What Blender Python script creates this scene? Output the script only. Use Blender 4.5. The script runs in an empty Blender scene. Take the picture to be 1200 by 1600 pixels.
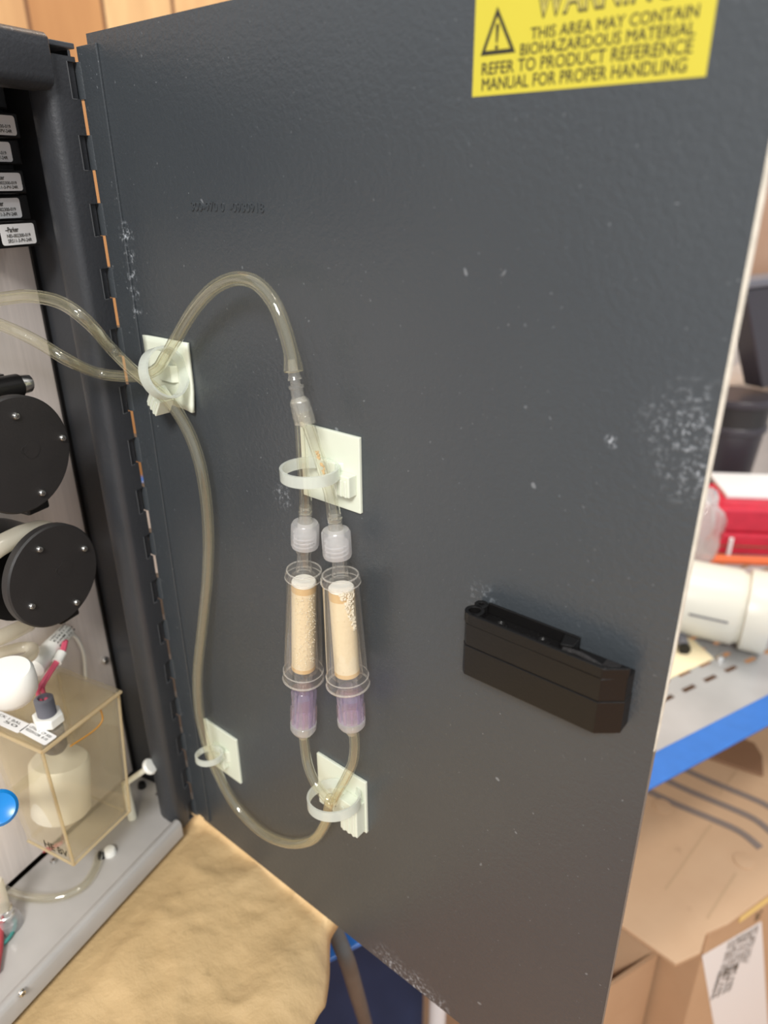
import bpy, bmesh, math, random
from mathutils import Vector as V, Matrix
random.seed(7)
SC = bpy.context.scene
COL = SC.collection

# ------------------------------------------------------------------ camera
F = 1130.0
RX = V((0.77453809, 0.6324889, -0.00696687))     # image right in the world
RD = V((0.25717036, -0.32495232, -0.91009307))   # image down
RF = V((-0.57788767, 0.70311007, -0.41434535))   # view direction
EYE = V((0.33257, -0.2, 0.39257))
cd = bpy.data.cameras.new('camera'); cam = bpy.data.objects.new('camera', cd); COL.objects.link(cam)
cam.matrix_world = Matrix(((RX.x, -RD.x, -RF.x, EYE.x), (RX.y, -RD.y, -RF.y, EYE.y), (RX.z, -RD.z, -RF.z, EYE.z), (0, 0, 0, 1)))
cd.sensor_fit = 'VERTICAL'; cd.sensor_height = 24; cd.sensor_width = 18; cd.lens = F / 1600 * 24
cd.clip_start = 0.01; cd.clip_end = 40
cd.dof.use_dof = True; cd.dof.focus_distance = 0.31; cd.dof.aperture_fstop = 5.2
SC.camera = cam
# ------------------------------------------------------------------ world, lamps, exposure
wd = bpy.data.worlds.new('world'); SC.world = wd; wd.use_nodes = True
wd.node_tree.nodes['Background'].inputs[0].default_value = (0.93, 0.96, 1.0, 1)
wd.node_tree.nodes['Background'].inputs[1].default_value = 0.74
def lamp(name, loc, target, sx, sy, power, color):
    l = bpy.data.lights.new(name, 'AREA'); l.shape = 'RECTANGLE'; l.size = sx; l.size_y = sy; l.energy = power; l.color = color
    o = bpy.data.objects.new(name, l); COL.objects.link(o); o.location = loc
    o.rotation_euler = (V(target) - V(loc)).to_track_quat('-Z', 'Y').to_euler()
    return o
lamp('ceiling_lamp', (0.80, -1.05, 1.25), (0.08, 0, 0.25), 0.45, 0.3, 27, (1.0, 0.97, 0.92))
lamp('ceiling_lamp', (0.9, 0.5, 1.9), (0.25, 0.7, -0.2), 0.8, 0.4, 17, (1.0, 0.95, 0.88))
lamp('ceiling_lamp', (-0.2, 1.0, 1.8), (-0.8, 1.0, 0.4), 0.7, 0.4, 16, (1.0, 0.93, 0.82))
SC.cycles.transparent_max_bounces = 64
SC.view_settings.view_transform = 'Standard'; SC.view_settings.look = 'None'
SC.view_settings.exposure = 0.0; SC.view_settings.gamma = 1.0; SC.view_settings.use_curve_mapping = False

# ------------------------------------------------------------------ frames: door (x, z, h off the face), cabinet (u, d, z), rack (a, b, z)
def ray(px, py): return (RX * (px - 600) + RD * (py - 800) + RF * F).normalized()
def hit(px, py, n, c):
    r = ray(px, py); return EYE + r * ((c - EYE.dot(n)) / r.dot(n))
def on_door(px, py, h=0.0): return hit(px, py, V((0, 1, 0)), -h)
def on_z(px, py, z): return hit(px, py, V((0, 0, 1)), z)
A = math.radians(-77.4)
U = V((math.cos(A), math.sin(A), 0)); W = V((U.y, -U.x, 0)); Z = V((0, 0, 1)); X = V((1, 0, 0)); Y = V((0, 1, 0))
def CP(u, d, z): return U * u + W * d + Z * z
def on_cab(px, py, d): return hit(px, py, W, d)
def to_cab(p): return (p.dot(U), p.dot(W), p.z)
B = math.radians(68.73)
R1 = V((math.cos(B), math.sin(B), 0)); R2 = V((-R1.y, R1.x, 0)); RO = V((0.195, 0.363, -0.1))
def RP(a, b, z): return V((RO.x, RO.y, 0)) + R1 * a + R2 * b + Z * z
def on_rack(px, py, b): return hit(px, py, R2, RO.dot(R2) + b)
def DP(x, z, h=0.0): return V((x, -h, z))

# ------------------------------------------------------------------ materials
def newmat(name):
    m = bpy.data.materials.new(name); m.use_nodes = True
    nt = m.node_tree; nt.nodes.clear()
    out = nt.nodes.new('ShaderNodeOutputMaterial')
    return m, nt, out
def N(nt, t, **kw):
    n = nt.nodes.new(t)
    for k, v in kw.items():
        if k in n.inputs.keys() if isinstance(k, str) else False: n.inputs[k].default_value = v
        else: setattr(n, k, v)
    return n
def ramp(nt, fac, stops):
    r = nt.nodes.new('ShaderNodeValToRGB'); nt.links.new(fac, r.inputs[0])
    e = r.color_ramp.elements
    e[0].position, e[0].color = stops[0][0], (*stops[0][1], 1)
    e[1].position, e[1].color = stops[1][0], (*stops[1][1], 1)
    for p, c in stops[2:]:
        k = e.new(p); k.color = (*c, 1)
    return r.outputs[0]
def noise(nt, scale, detail=3, rough=0.5, vec=None):
    if vec is None:
        g = nt.nodes.new('ShaderNodeNewGeometry'); vec = g.outputs['Position']
    n = nt.nodes.new('ShaderNodeTexNoise'); n.inputs['Scale'].default_value = scale
    n.inputs['Detail'].default_value = detail; n.inputs['Roughness'].default_value = rough
    nt.links.new(vec, n.inputs['Vector']); return n.outputs['Fac']
def mixc(nt, fac, a, b):
    m = nt.nodes.new('ShaderNodeMix'); m.data_type = 'RGBA'
    for s, v in ((0, fac), (6, a), (7, b)):
        if hasattr(v, 'is_output'): nt.links.new(v, m.inputs[s])
        else: m.inputs[s].default_value = v if s == 0 else (*v, 1)
    return m.outputs[2]
def mth(nt, op, a, b=0.0, c=0.0):
    m = nt.nodes.new('ShaderNodeMath'); m.operation = op
    for i, v in enumerate((a, b, c)):
        if hasattr(v, 'is_output'): nt.links.new(v, m.inputs[i])
        else: m.inputs[i].default_value = v
    return m.outputs[0]
def bumpn(nt, h, strength, dist):
    b = nt.nodes.new('ShaderNodeBump'); b.inputs['Strength'].default_value = strength; b.inputs['Distance'].default_value = dist
    nt.links.new(h, b.inputs['Height']); return b.outputs[0]
def srgb(r, g, b):
    f = lambda c: (c / 255 / 12.92) if c <= 10 else ((c / 255 + 0.055) / 1.055) ** 2.4
    return (f(r), f(g), f(b))
def solid(name, col, rough=0.5, metal=0.0, var=0.0, vscale=60, bump=0.0, bscale=400, spec=0.5, coat=0.0, sss=0.0):
    m, nt, out = newmat(name)
    p = nt.nodes.new('ShaderNodeBsdfPrincipled'); nt.links.new(p.outputs[0], out.inputs[0])
    p.inputs['Base Color'].default_value = (*col, 1); p.inputs['Roughness'].default_value = rough
    p.inputs['Metallic'].default_value = metal; p.inputs['Specular IOR Level'].default_value = spec
    p.inputs['Coat Weight'].default_value = coat
    if sss: p.inputs['Subsurface Weight'].default_value = sss; p.inputs['Subsurface Scale'].default_value = 0.002; p.inputs['Subsurface Radius'].default_value = (1, 1, 1)
    if var:
        n = noise(nt, vscale)
        c = ramp(nt, n, [(0.3, tuple(x * (1 - var) for x in col)), (0.7, tuple(min(1, x * (1 + var)) for x in col))])
        nt.links.new(c, p.inputs['Base Color'])
    if bump: nt.links.new(bumpn(nt, noise(nt, bscale), bump, 0.001), p.inputs['Normal'])
    return m
def clear(name, tint, edge, milk=(0.8, 0.8, 0.75), milkamt=0.05, epow=2.5, rough=0.08, gloss=1.0, bump=0.0, edgemilk=0.0, refr=0.0, rtint=(1, 1, 1)):
    # clear plastic: tinted see-through body, denser where it is seen edge-on, a little haze and a Fresnel gloss
    m, nt, out = newmat(name)
    lw = nt.nodes.new('ShaderNodeLayerWeight'); lw.inputs[0].default_value = 0.5
    e = mth(nt, 'POWER', lw.outputs['Facing'], epow)
    t = nt.nodes.new('ShaderNodeBsdfTransparent'); nt.links.new(mixc(nt, e, tint, edge), t.inputs[0])
    d = nt.nodes.new('ShaderNodeBsdfDiffuse'); d.inputs[0].default_value = (*milk, 1)
    tr = nt.nodes.new('ShaderNodeBsdfTranslucent'); tr.inputs[0].default_value = (*milk, 1)
    dd = nt.nodes.new('ShaderNodeMixShader'); dd.inputs[0].default_value = 0.45
    nt.links.new(d.outputs[0], dd.inputs[1]); nt.links.new(tr.outputs[0], dd.inputs[2])
    m1 = nt.nodes.new('ShaderNodeMixShader')
    nt.links.new(mth(nt, 'MULTIPLY_ADD', e, edgemilk, milkamt), m1.inputs[0])
    nt.links.new(t.outputs[0], m1.inputs[1]); nt.links.new(dd.outputs[0], m1.inputs[2])
    g = nt.nodes.new('ShaderNodeBsdfGlossy'); g.inputs['Roughness'].default_value = rough; g.inputs[0].default_value = (1, 1, 1, 1)
    fr = nt.nodes.new('ShaderNodeFresnel'); fr.inputs[0].default_value = 1.45
    gb = nt.nodes.new('ShaderNodeNewGeometry')    # only outward faces carry the surface reflection
    m2 = nt.nodes.new('ShaderNodeMixShader'); nt.links.new(mth(nt, 'MULTIPLY', mth(nt, 'MULTIPLY', fr.outputs[0], gloss), mth(nt, 'SUBTRACT', 1.0, gb.outputs['Backfacing'])), m2.inputs[0])
    nt.links.new(m1.outputs[0], m2.inputs[1]); nt.links.new(g.outputs[0], m2.inputs[2])
    if bump:
        b = bumpn(nt, noise(nt, 250), bump, 0.001)
        nt.links.new(b, g.inputs['Normal']); nt.links.new(b, fr.inputs['Normal'])
    if refr:
        gl = nt.nodes.new('ShaderNodeBsdfGlass'); gl.inputs['Color'].default_value = (*rtint, 1); gl.inputs['Roughness'].default_value = rough * .5; gl.inputs['IOR'].default_value = 1.45
        m3 = nt.nodes.new('ShaderNodeMixShader'); m3.inputs[0].default_value = refr
        nt.links.new(m2.outputs[0], m3.inputs[1]); nt.links.new(gl.outputs[0], m3.inputs[2]); m2 = m3
    nt.links.new(m2.outputs[0], out.inputs[0]); return m
def spot(nt, pos, c, rad):      # 1 at point c falling to 0 at distance rad (a worn patch)
    d = nt.nodes.new('ShaderNodeVectorMath'); d.operation = 'DISTANCE'; nt.links.new(pos, d.inputs[0]); d.inputs[1].default_value = c
    return mth(nt, 'MAXIMUM', mth(nt, 'MULTIPLY_ADD', d.outputs['Value'], -1.0 / rad, 1.0), 0.0)
def door_paint():
    m, nt, out = newmat('slate_door_paint')
    p = nt.nodes.new('ShaderNodeBsdfPrincipled'); nt.links.new(p.outputs[0], out.inputs[0])
    geo = nt.nodes.new('ShaderNodeNewGeometry'); pos = geo.outputs['Position']
    base = mixc(nt, noise(nt, 18, 4), srgb(59, 64, 69), srgb(65, 70, 74))
    dust = ramp(nt, noise(nt, 520, 2, 0.6), [(0.69, (0, 0, 0)), (0.76, (1, 1, 1))])
    dust2 = ramp(nt, noise(nt, 170, 1, 0.5), [(0.77, (0, 0, 0)), (0.81, (1, 1, 1))])
    ds = mth(nt, 'MULTIPLY', mth(nt, 'MAXIMUM', dust, dust2), 0.35)
    # scuffed patches: free edge, lower edge, leaf seam, beside the label, beside the media columns
    acc = None
    for c, rad, amt in ((on_door(1080, 676), .017, .62), (on_door(1088, 735), .013, .62), (on_door(1072, 672), .0055, 1.4), (on_door(1084, 733), .0045, 1.2), (on_door(958, 688), .003, 1.4), (DP(0.170, 0.002), .016, .9), (DP(0.188, 0.001), .015, 1.0), (DP(0.200, 0.0), .012, .9),
                        (DP(0.0168, 0.372), .006, 1.3), (DP(0.0172, 0.362), .0045, 1.2), (DP(0.0172, 0.354), .004, 1.1), (DP(0.0172, 0.346), .004, 1.0), (DP(0.0172, 0.338), .0035, .9), (DP(0.274, 0.44), .013, .5), (DP(0.110, 0.266), .008, .5), (DP(0.215, 0.253), .008, .4)):
        s = mth(nt, 'MULTIPLY', spot(nt, pos, c, rad), amt)
        acc = s if acc is None else mth(nt, 'MAXIMUM', acc, s)
    scr = ramp(nt, noise(nt, 420, 5, 0.72), [(0.51, (0, 0, 0)), (0.74, (1, 1, 1))])
    sc = mth(nt, 'MULTIPLY', mth(nt, 'MULTIPLY', acc, scr), 1.5)
    col = mixc(nt, ds, base, srgb(170, 175, 180))
    col = mixc(nt, mth(nt, 'MINIMUM', sc, 0.9), col, srgb(205, 212, 220))
    nt.links.new(col, p.inputs['Base Color'])
    p.inputs['Roughness'].default_value = 0.34; p.inputs['Specular IOR Level'].default_value = 0.75
    h = mth(nt, 'ADD', mth(nt, 'MULTIPLY', noise(nt, 420, 3, 0.55), 1.0), mth(nt, 'MULTIPLY', noise(nt, 1300, 2, 0.5), 0.35))
    nt.links.new(bumpn(nt, h, 0.30, 0.0008), p.inputs['Normal'])
    return m
def wood_wall():
    m, nt, out = newmat('pine_board_wall')
    p = nt.nodes.new('ShaderNodeBsdfPrincipled'); nt.links.new(p.outputs[0], out.inputs[0]); p.inputs['Roughness'].default_value = 0.6
    geo = nt.nodes.new('ShaderNodeNewGeometry')
    dt = nt.nodes.new('ShaderNodeVectorMath'); dt.operation = 'DOT_PRODUCT'; nt.links.new(geo.outputs['Position'], dt.inputs[0]); dt.inputs[1].default_value = R1
    a = dt.outputs['Value']
    idx = mth(nt, 'FLOOR', mth(nt, 'MULTIPLY', a, 8.5)); fr = mth(nt, 'FRACT', mth(nt, 'MULTIPLY', a, 8.5))
    wn = nt.nodes.new('ShaderNodeTexWhiteNoise'); wn.noise_dimensions = '1D'; nt.links.new(idx, wn.inputs['W'])
    mp = nt.nodes.new('ShaderNodeMapping'); nt.links.new(geo.outputs['Position'], mp.inputs[0]); mp.inputs['Scale'].default_value = (9, 9, 0.9)
    g = noise(nt, 3.0, 5, 0.6, mp.outputs[0])
    c = mixc(nt, wn.outputs['Value'], srgb(180, 122, 66), srgb(236, 194, 138))
    c = mixc(nt, ramp(nt, g, [(0.35, (0, 0, 0)), (0.7, (1, 1, 1))]), mixc(nt, 0.35, c, srgb(150, 95, 50)), c)
    gap = mth(nt, 'LESS_THAN', fr, 0.05)
    nt.links.new(mixc(nt, gap, c, srgb(110, 68, 34)), p.inputs['Base Color'])
    return m
def kraft(name, c1, c2, stain, bump=0.35):
    m, nt, out = newmat(name)
    p = nt.nodes.new('ShaderNodeBsdfPrincipled'); nt.links.new(p.outputs[0], out.inputs[0]); p.inputs['Roughness'].default_value = 0.55
    c = mixc(nt, noise(nt, 22, 4), c1, c2)
    s = ramp(nt, noise(nt, 60, 4, 0.65), [(0.66, (0, 0, 0)), (0.76, (1, 1, 1))])
    c = mixc(nt, mth(nt, 'MULTIPLY', s, 0.45), c, stain)
    nt.links.new(c, p.inputs['Base Color'])
    nt.links.new(bumpn(nt, noise(nt, 45, 6, 0.6), bump, 0.004), p.inputs['Normal'])
    return m
def brushed(name, col, rough=0.35, metal=0.8):
    m, nt, out = newmat(name)
    p = nt.nodes.new('ShaderNodeBsdfPrincipled'); nt.links.new(p.outputs[0], out.inputs[0]); p.inputs['Metallic'].default_value = metal; p.inputs['Roughness'].default_value = rough
    geo = nt.nodes.new('ShaderNodeNewGeometry'); mp = nt.nodes.new('ShaderNodeMapping'); nt.links.new(geo.outputs['Position'], mp.inputs[0]); mp.inputs['Scale'].default_value = (220, 220, 6)
    g = noise(nt, 2.0, 3, 0.6, mp.outputs[0])
    nt.links.new(mixc(nt, g, tuple(x * .85 for x in col), tuple(min(1, x * 1.12) for x in col)), p.inputs['Base Color'])
    nt.links.new(bumpn(nt, g, 0.06, 0.0005), p.inputs['Normal'])
    return m
def media_mat(name, specks):
    m, nt, out = newmat(name)
    p = nt.nodes.new('ShaderNodeBsdfPrincipled'); nt.links.new(p.outputs[0], out.inputs[0]); p.inputs['Roughness'].default_value = 0.85
    c = mixc(nt, noise(nt, 130, 3), srgb(224, 207, 172), srgb(236, 222, 192))
    s = ramp(nt, noise(nt, 900, 2, 0.6), [(0.60 if specks else 0.68, (0, 0, 0)), (0.72, (1, 1, 1))])
    c = mixc(nt, mth(nt, 'MULTIPLY', s, 0.55), c, srgb(190, 165, 120))
    nt.links.new(c, p.inputs['Base Color'])
    nt.links.new(bumpn(nt, noise(nt, 900 if specks else 500, 3), 0.5, 0.0006), p.inputs['Normal'])
    return m

M = {}
M['paint'] = door_paint()
M['frame'] = solid('slate_cabinet_paint', srgb(52, 54, 58), .36, bump=.2, bscale=600, var=.06)
M['inner'] = solid('cabinet_side_paint', srgb(56, 58, 62), .34, bump=.15, bscale=500)
M['bare'] = solid('worn_bare_edge', srgb(214, 208, 194), .5, var=.12, vscale=200)
M['yellow'] = solid('warning_yellow', srgb(202, 190, 62), .4)
M['ink'] = solid('black_ink', srgb(44, 42, 34), .5)
M['greyink'] = solid('faded_letter_fill', srgb(196, 184, 92), .5)
M['black'] = solid('black_plastic', srgb(22, 21, 21), .3, spec=.35, bump=.12, bscale=1500)
M['blackrough'] = solid('black_textured_plastic', srgb(40, 38, 38), .42, bump=.25, bscale=900, var=.1)
M['nylon'] = solid('white_nylon', srgb(222, 228, 212), .42, sss=.3)
M['pump_face'] = solid('pump_cover_plastic', srgb(38, 36, 36), .5, bump=.08, bscale=900, var=.08)
M['steel'] = solid('bright_steel', (.75, .74, .72), .22, 1.0)
M['plate'] = brushed('brushed_aluminium_plate', srgb(226, 217, 211), .45, .1)
M['tray'] = solid('pale_grey_tray_plastic', srgb(172, 169, 166), .28, var=.08, vscale=30)
M['white'] = solid('white_plastic', srgb(236, 236, 230), .4, sss=.2)
M['offwhite'] = solid('ivory_plastic', srgb(232, 230, 214), .38)
M['labelwhite'] = solid('white_label', srgb(232, 232, 232), .45)
M['pink'] = solid('pink_wire', srgb(214, 92, 116), .35)
M['redwire'] = solid('red_tube_plastic', srgb(176, 70, 78), .35)
M['greyth'] = solid('grey_sensor_plastic', srgb(112, 112, 120), .45)
M['blueknob'] = solid('blue_knob_plastic', srgb(20, 128, 205), .28, sss=.1)
M['kraft'] = kraft('kraft_paper', srgb(190, 160, 114), srgb(204, 176, 132), srgb(142, 118, 80), .55)
M['card'] = kraft('corrugated_card', srgb(182, 148, 116), srgb(194, 162, 130), srgb(162, 132, 102), .12)
M['carddark'] = kraft('brown_card', srgb(120, 88, 64), srgb(134, 100, 74), srgb(100, 74, 54), .1)
M['beam'] = solid('blue_rack_paint', srgb(46, 108, 188), .38, var=.06)
M['deck'] = solid('galvanised_deck', srgb(176, 176, 176), .42, .35, var=.12, vscale=12)
M['hole'] = solid('slot_dark', srgb(66, 60, 56), .8)
M['red'] = solid('red_binder_plastic', srgb(196, 40, 62), .4, var=.08)
M['orange'] = solid('orange_strap', srgb(224, 108, 60), .5)
M['jar'] = solid('ivory_jar_plastic', srgb(216, 213, 200), .35, sss=.2)
M['binblack'] = solid('black_bin_plastic', srgb(60, 56, 62), .35)
M['cream'] = solid('cream_paper', srgb(238, 222, 184), .6)
M['navy'] = solid('navy_floor_sheet', srgb(58, 68, 100), .3, var=.3, vscale=7, bump=.2, bscale=20)
M['cable'] = solid('dark_cable_rubber', srgb(78, 76, 74), .45, var=.15)
M['post'] = solid('pale_post_paint', srgb(205, 208, 212), .4)
M['concrete'] = solid('brown_floor', srgb(206, 152, 102), .6, var=.15, vscale=5)
M['board'] = solid('bench_board', srgb(62, 52, 46), .6, var=.2)
M['ring'] = clear('nylon_tie_translucent', (.97, .98, .96), (.93, .95, .92), milk=(.90, .94, .90), milkamt=.55, edgemilk=.2, rough=.25)
M['tube'] = clear('clear_yellowed_tubing', (.985, .98, .95), (.88, .83, .60), milk=(.95, .91, .68), milkamt=.045, edgemilk=.50, epow=3.6, rough=.05, gloss=1.8)
M['tubeclean'] = clear('clear_tubing', (.985, .98, .955), (.82, .78, .60), milk=(.95, .92, .74), milkamt=.018, edgemilk=.42, epow=4.2, rough=.04, gloss=2.0)
M['milktube'] = clear('milky_tubing', (.95, .93, .86), (.92, .89, .78), milk=(.90, .86, .74), milkamt=.6, edgemilk=.2, rough=.2)
M['acryl'] = clear('clear_acrylic', (.985, .98, .97), (.80, .77, .72), milk=(.93, .91, .86), milkamt=.035, edgemilk=.42, epow=3.6, rough=.05, gloss=2.0)
M['luer'] = clear('frosted_luer', (.97, .97, .98), (.94, .94, .96), milk=(.92, .92, .92), milkamt=.30, edgemilk=.25, rough=.2)
M['barb'] = clear('clear_barb', (.985, .98, .96), (.86, .84, .76), milk=(.93, .92, .86), milkamt=.12, edgemilk=.35, epow=3, rough=.08, gloss=1.8)
M['rimglint'] = clear('acrylic_rim_glint', (.98, .975, .96), (.85, .82, .76), milk=(.97, .95, .90), milkamt=.22, edgemilk=.3, rough=.05, gloss=2.5)  # rim lines milkier than the housing, their reflected brightness put into the colour
M['purple'] = clear('lilac_luer', (.965, .94, .985), (.76, .66, .87), milk=(.84, .78, .93), milkamt=.06, edgemilk=.40, epow=2.2, rough=.05, gloss=2.2)
M['media'] = media_mat('cream_granular_media', True); M['media2'] = media_mat('cream_smooth_media', False)
M['mediacap'] = solid('tan_media_band', srgb(216, 184, 134), .7); M['frit'] = solid('white_frit', srgb(250, 248, 240), .7)
M['crystal'] = solid('white_crystals', srgb(236, 228, 208), .4)
M['amber'] = clear('amber_acrylic', (.985, .97, .925), (.93, .88, .76), milk=(.90, .83, .66), milkamt=.085, edgemilk=.20, epow=2.2, rough=.06, gloss=1.2, bump=.05)
M['amberedge'] = clear('amber_acrylic_edge', (.90, .82, .64), (.8, .68, .46), milk=(.86, .76, .55), milkamt=.5, rough=.1)
M['rust'] = solid('rust_stain', srgb(176, 124, 44), .6)
M['bag'] = clear('clear_polythene', (.93, .92, .92), (.75, .73, .72), milk=(.88, .84, .82), milkamt=.42, edgemilk=.3, rough=.12, gloss=1.4, bump=.6)
M['bagpale'] = solid('pale_polythene', srgb(206, 198, 192), .3, var=.12, vscale=14, bump=.6, bscale=25)
M['wood'] = wood_wall()
M['tan'] = kraft('tan_wrapping', srgb(180, 142, 116), srgb(196, 160, 134), srgb(160, 124, 100), .1)
M['strap'] = solid('yellow_strip', srgb(232, 204, 132), .5)
M['stripe'] = solid('grey_print', srgb(124, 110, 102), .6)
M['edge'] = solid('painted_edge', srgb(112, 106, 100), .5)
M['slotedge'] = solid('slot_edge', srgb(92, 94, 97), .5)
M['crease'] = solid('card_crease', srgb(178, 148, 116), .6)
M['teal'] = solid('teal_wire', srgb(60, 130, 124), .35)

# ------------------------------------------------------------------ mesh helpers
class MB:
    def __init__(s): s.v = []; s.f = []; s.m = []
    def add(s, vs, fs, mi=0):
        o = len(s.v); s.v += [V(p) for p in vs]
        for f in fs: s.f.append([i + o for i in f]); s.m.append(mi)
        return s
    def hexa(s, bot, top, mi=0):
        return s.add(list(bot) + list(top), [(3, 2, 1, 0), (4, 5, 6, 7), (0, 1, 5, 4), (1, 2, 6, 5), (2, 3, 7, 6), (3, 0, 4, 7)], mi)
    def box(s, o, a, b, c, mi=0):       # corner o and three edge vectors
        return s.hexa([o, o + a, o + a + b, o + b], [o + c, o + a + c, o + a + b + c, o + b + c], mi)
    def prism(s, pts, ext, mi=0):       # planar polygon extruded by ext
        n = len(pts); vs = [V(p) for p in pts] + [V(p) + ext for p in pts]
        fs = [list(range(n))[::-1], list(range(n, 2 * n))] + [(i, (i + 1) % n, n + (i + 1) % n, n + i) for i in range(n)]
        return s.add(vs, fs, mi)
    def lathe(s, o, ax, prof, seg=32, mi=0, cap=True, a0=0.0, loop=False):   # prof: (radius, height along ax)
        ax = V(ax).normalized(); t = ax.orthogonal().normalized(); b = ax.cross(t)
        vs = []
        for r, h in prof:
            for k in range(seg):
                a = a0 + 2 * math.pi * k / seg; vs.append(V(o) + ax * h + (t * math.cos(a) + b * math.sin(a)) * r)
        fs = []
        for i in range(len(prof) - (0 if loop else 1)):
            i2 = (i + 1) % len(prof)
            for k in range(seg):
                j = (k + 1) % seg; fs.append((i * seg + k, i * seg + j, i2 * seg + j, i2 * seg + k))
        if cap and not loop:
            fs.append(list(range(seg))[::-1]); n = (len(prof) - 1) * seg; fs.append(list(range(n, n + seg)))
        return s.add(vs, fs, mi)
    def tube(s, pts, r, seg=14, mi=0, cap=True, inner=None):
        pts = [V(p) for p in pts]; n = len(pts); rs = r if isinstance(r, (list, tuple)) else [r] * n
        tan = [(pts[min(i + 1, n - 1)] - pts[max(i - 1, 0)]).normalized() for i in range(n)]
        nn = tan[0].orthogonal().normalized(); vs = []
        for i in range(n):
            nn = (nn - tan[i] * nn.dot(tan[i])).normalized(); bb = tan[i].cross(nn)
            for k in range(seg):
                a = 2 * math.pi * k / seg; vs.append(pts[i] + (nn * math.cos(a) + bb * math.sin(a)) * rs[i])
        fs = [(i * seg + k, i * seg + (k + 1) % seg, (i + 1) * seg + (k + 1) % seg, (i + 1) * seg + k) for i in range(n - 1) for k in range(seg)]
        if cap and not inner: fs += [list(range(seg))[::-1], list(range((n - 1) * seg, n * seg))]
        if inner:      # a pipe: bore wall and both end rings, one closed skin
            o = len(vs); vs += [p + (V(q) - p) * (inner / rs[i // seg]) for i, q in enumerate(vs) for p in (pts[i // seg],)]
            fs += [(o + i * seg + k, o + (i + 1) * seg + k, o + (i + 1) * seg + (k + 1) % seg, o + i * seg + (k + 1) % seg) for i in range(n - 1) for k in range(seg)]
            for i in (0, n - 1): fs += [(i * seg + k, o + i * seg + k, o + i * seg + (k + 1) % seg, i * seg + (k + 1) % seg) for k in range(seg)]
        return s.add(vs, fs, mi)
    def ring(s, c, n, r, wid, thk, seg=40, mi=0, a0=0, a1=2 * math.pi, ref=None, sq=1.0):  # flat band bent round axis n
        n = V(n).normalized(); t = (V(ref) - n * V(ref).dot(n)).normalized() if ref else n.orthogonal().normalized(); b = n.cross(t)
        vs = []; full = abs(a1 - a0 - 2 * math.pi) < 1e-6; m = seg if full else seg + 1
        for k in range(m):
            a = a0 + (a1 - a0) * k / seg; d = t * math.cos(a) + b * math.sin(a) * sq
            for rr, h in ((r, -wid / 2), (r, wid / 2), (r - thk, wid / 2), (r - thk, -wid / 2)): vs.append(V(c) + d * rr + n * h)
        fs = []
        for k in range(seg):
            j = (k + 1) % m
            for q in range(4): fs.append((k * 4 + q, j * 4 + q, j * 4 + (q + 1) % 4, k * 4 + (q + 1) % 4))
        if not full: fs += [(0, 1, 2, 3), ((m - 1) * 4 + 3, (m - 1) * 4 + 2, (m - 1) * 4 + 1, (m - 1) * 4)]
        return s.add(vs, fs, mi)
    def ball(s, c, rx, ry=None, rz=None, ax=(X, Y, Z), seg=24, rings=14, mi=0):
        ry = ry or rx; rz = rz or rx; vs = []; fs = []
        for i in range(rings + 1):
            th = math.pi * i / rings
            for k in range(seg):
                ph = 2 * math.pi * k / seg
                vs.append(V(c) + ax[0] * rx * math.sin(th) * math.cos(ph) + ax[1] * ry * math.sin(th) * math.sin(ph) + ax[2] * rz * math.cos(th))
        for i in range(rings):
            for k in range(seg): fs.append((i * seg + k, i * seg + (k + 1) % seg, (i + 1) * seg + (k + 1) % seg, (i + 1) * seg + k))
        return s.add(vs, fs, mi)
    def grid(s, fn, nu, nv, mi=0):
        vs = [fn(i / nu, j / nv) for j in range(nv + 1) for i in range(nu + 1)]
        fs = [(j * (nu + 1) + i, j * (nu + 1) + i + 1, (j + 1) * (nu + 1) + i + 1, (j + 1) * (nu + 1) + i) for j in range(nv) for i in range(nu)]
        return s.add(vs, fs, mi)
    def text(s, st, o, ex, ey, w, h, mi=0, bold=0.0, space=1.0):     # flat lettering filling w x h from the lower left corner o
        vs, fs = glyphs(st, bold, space); s.add([V(o) + ex * (x * w) + ey * (y * h) for x, y in vs], fs, mi); return s
    def build(s, name, mats, parent=None, smooth=False, bevel=0, bseg=2, weld=True, solidify=0, keepn=False):
        me = bpy.data.meshes.new(name); me.from_pydata([tuple(p) for p in s.v], [], s.f)
        mats = mats if isinstance(mats, (list, tuple)) else [mats]
        for q in mats: me.materials.append(q)
        for i, p in enumerate(me.polygons): p.material_index = s.m[i]; p.use_smooth = bool(smooth)
        bm = bmesh.new(); bm.from_mesh(me)
        if weld: bmesh.ops.remove_doubles(bm, verts=bm.verts, dist=1e-7)
        bmesh.ops.dissolve_degenerate(bm, dist=1e-8, edges=bm.edges)
        if not keepn: bmesh.ops.recalc_face_normals(bm, faces=bm.faces)
        if smooth and smooth != 'all':
            for e in bm.edges:
                if len(e.link_faces) == 2 and e.calc_face_angle(0) > 0.7: e.smooth = False
        bm.to_mesh(me); bm.free()
        base = V((0, 0, 0))
        if parent is None and me.vertices:
            co = [v.co for v in me.vertices]
            base = V(((min(c.x for c in co) + max(c.x for c in co)) / 2, (min(c.y for c in co) + max(c.y for c in co)) / 2, min(c.z for c in co)))
        else:
            q = parent; base = V((0, 0, 0))
            while q is not None: base += q.location; q = q.parent
        for v in me.vertices: v.co -= base
        o = bpy.data.objects.new(name, me); COL.objects.link(o)
        if parent is None: o.location = base
        else: o.parent = parent
        if solidify:
            md = o.modifiers.new('thickness', 'SOLIDIFY'); md.thickness = solidify; md.offset = 0
        if bevel:
            md = o.modifiers.new('rounded_edges', 'BEVEL'); md.width = bevel; md.segments = bseg; md.limit_method = 'ANGLE'; md.angle_limit = 0.6
        return o
_gl = {}
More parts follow.
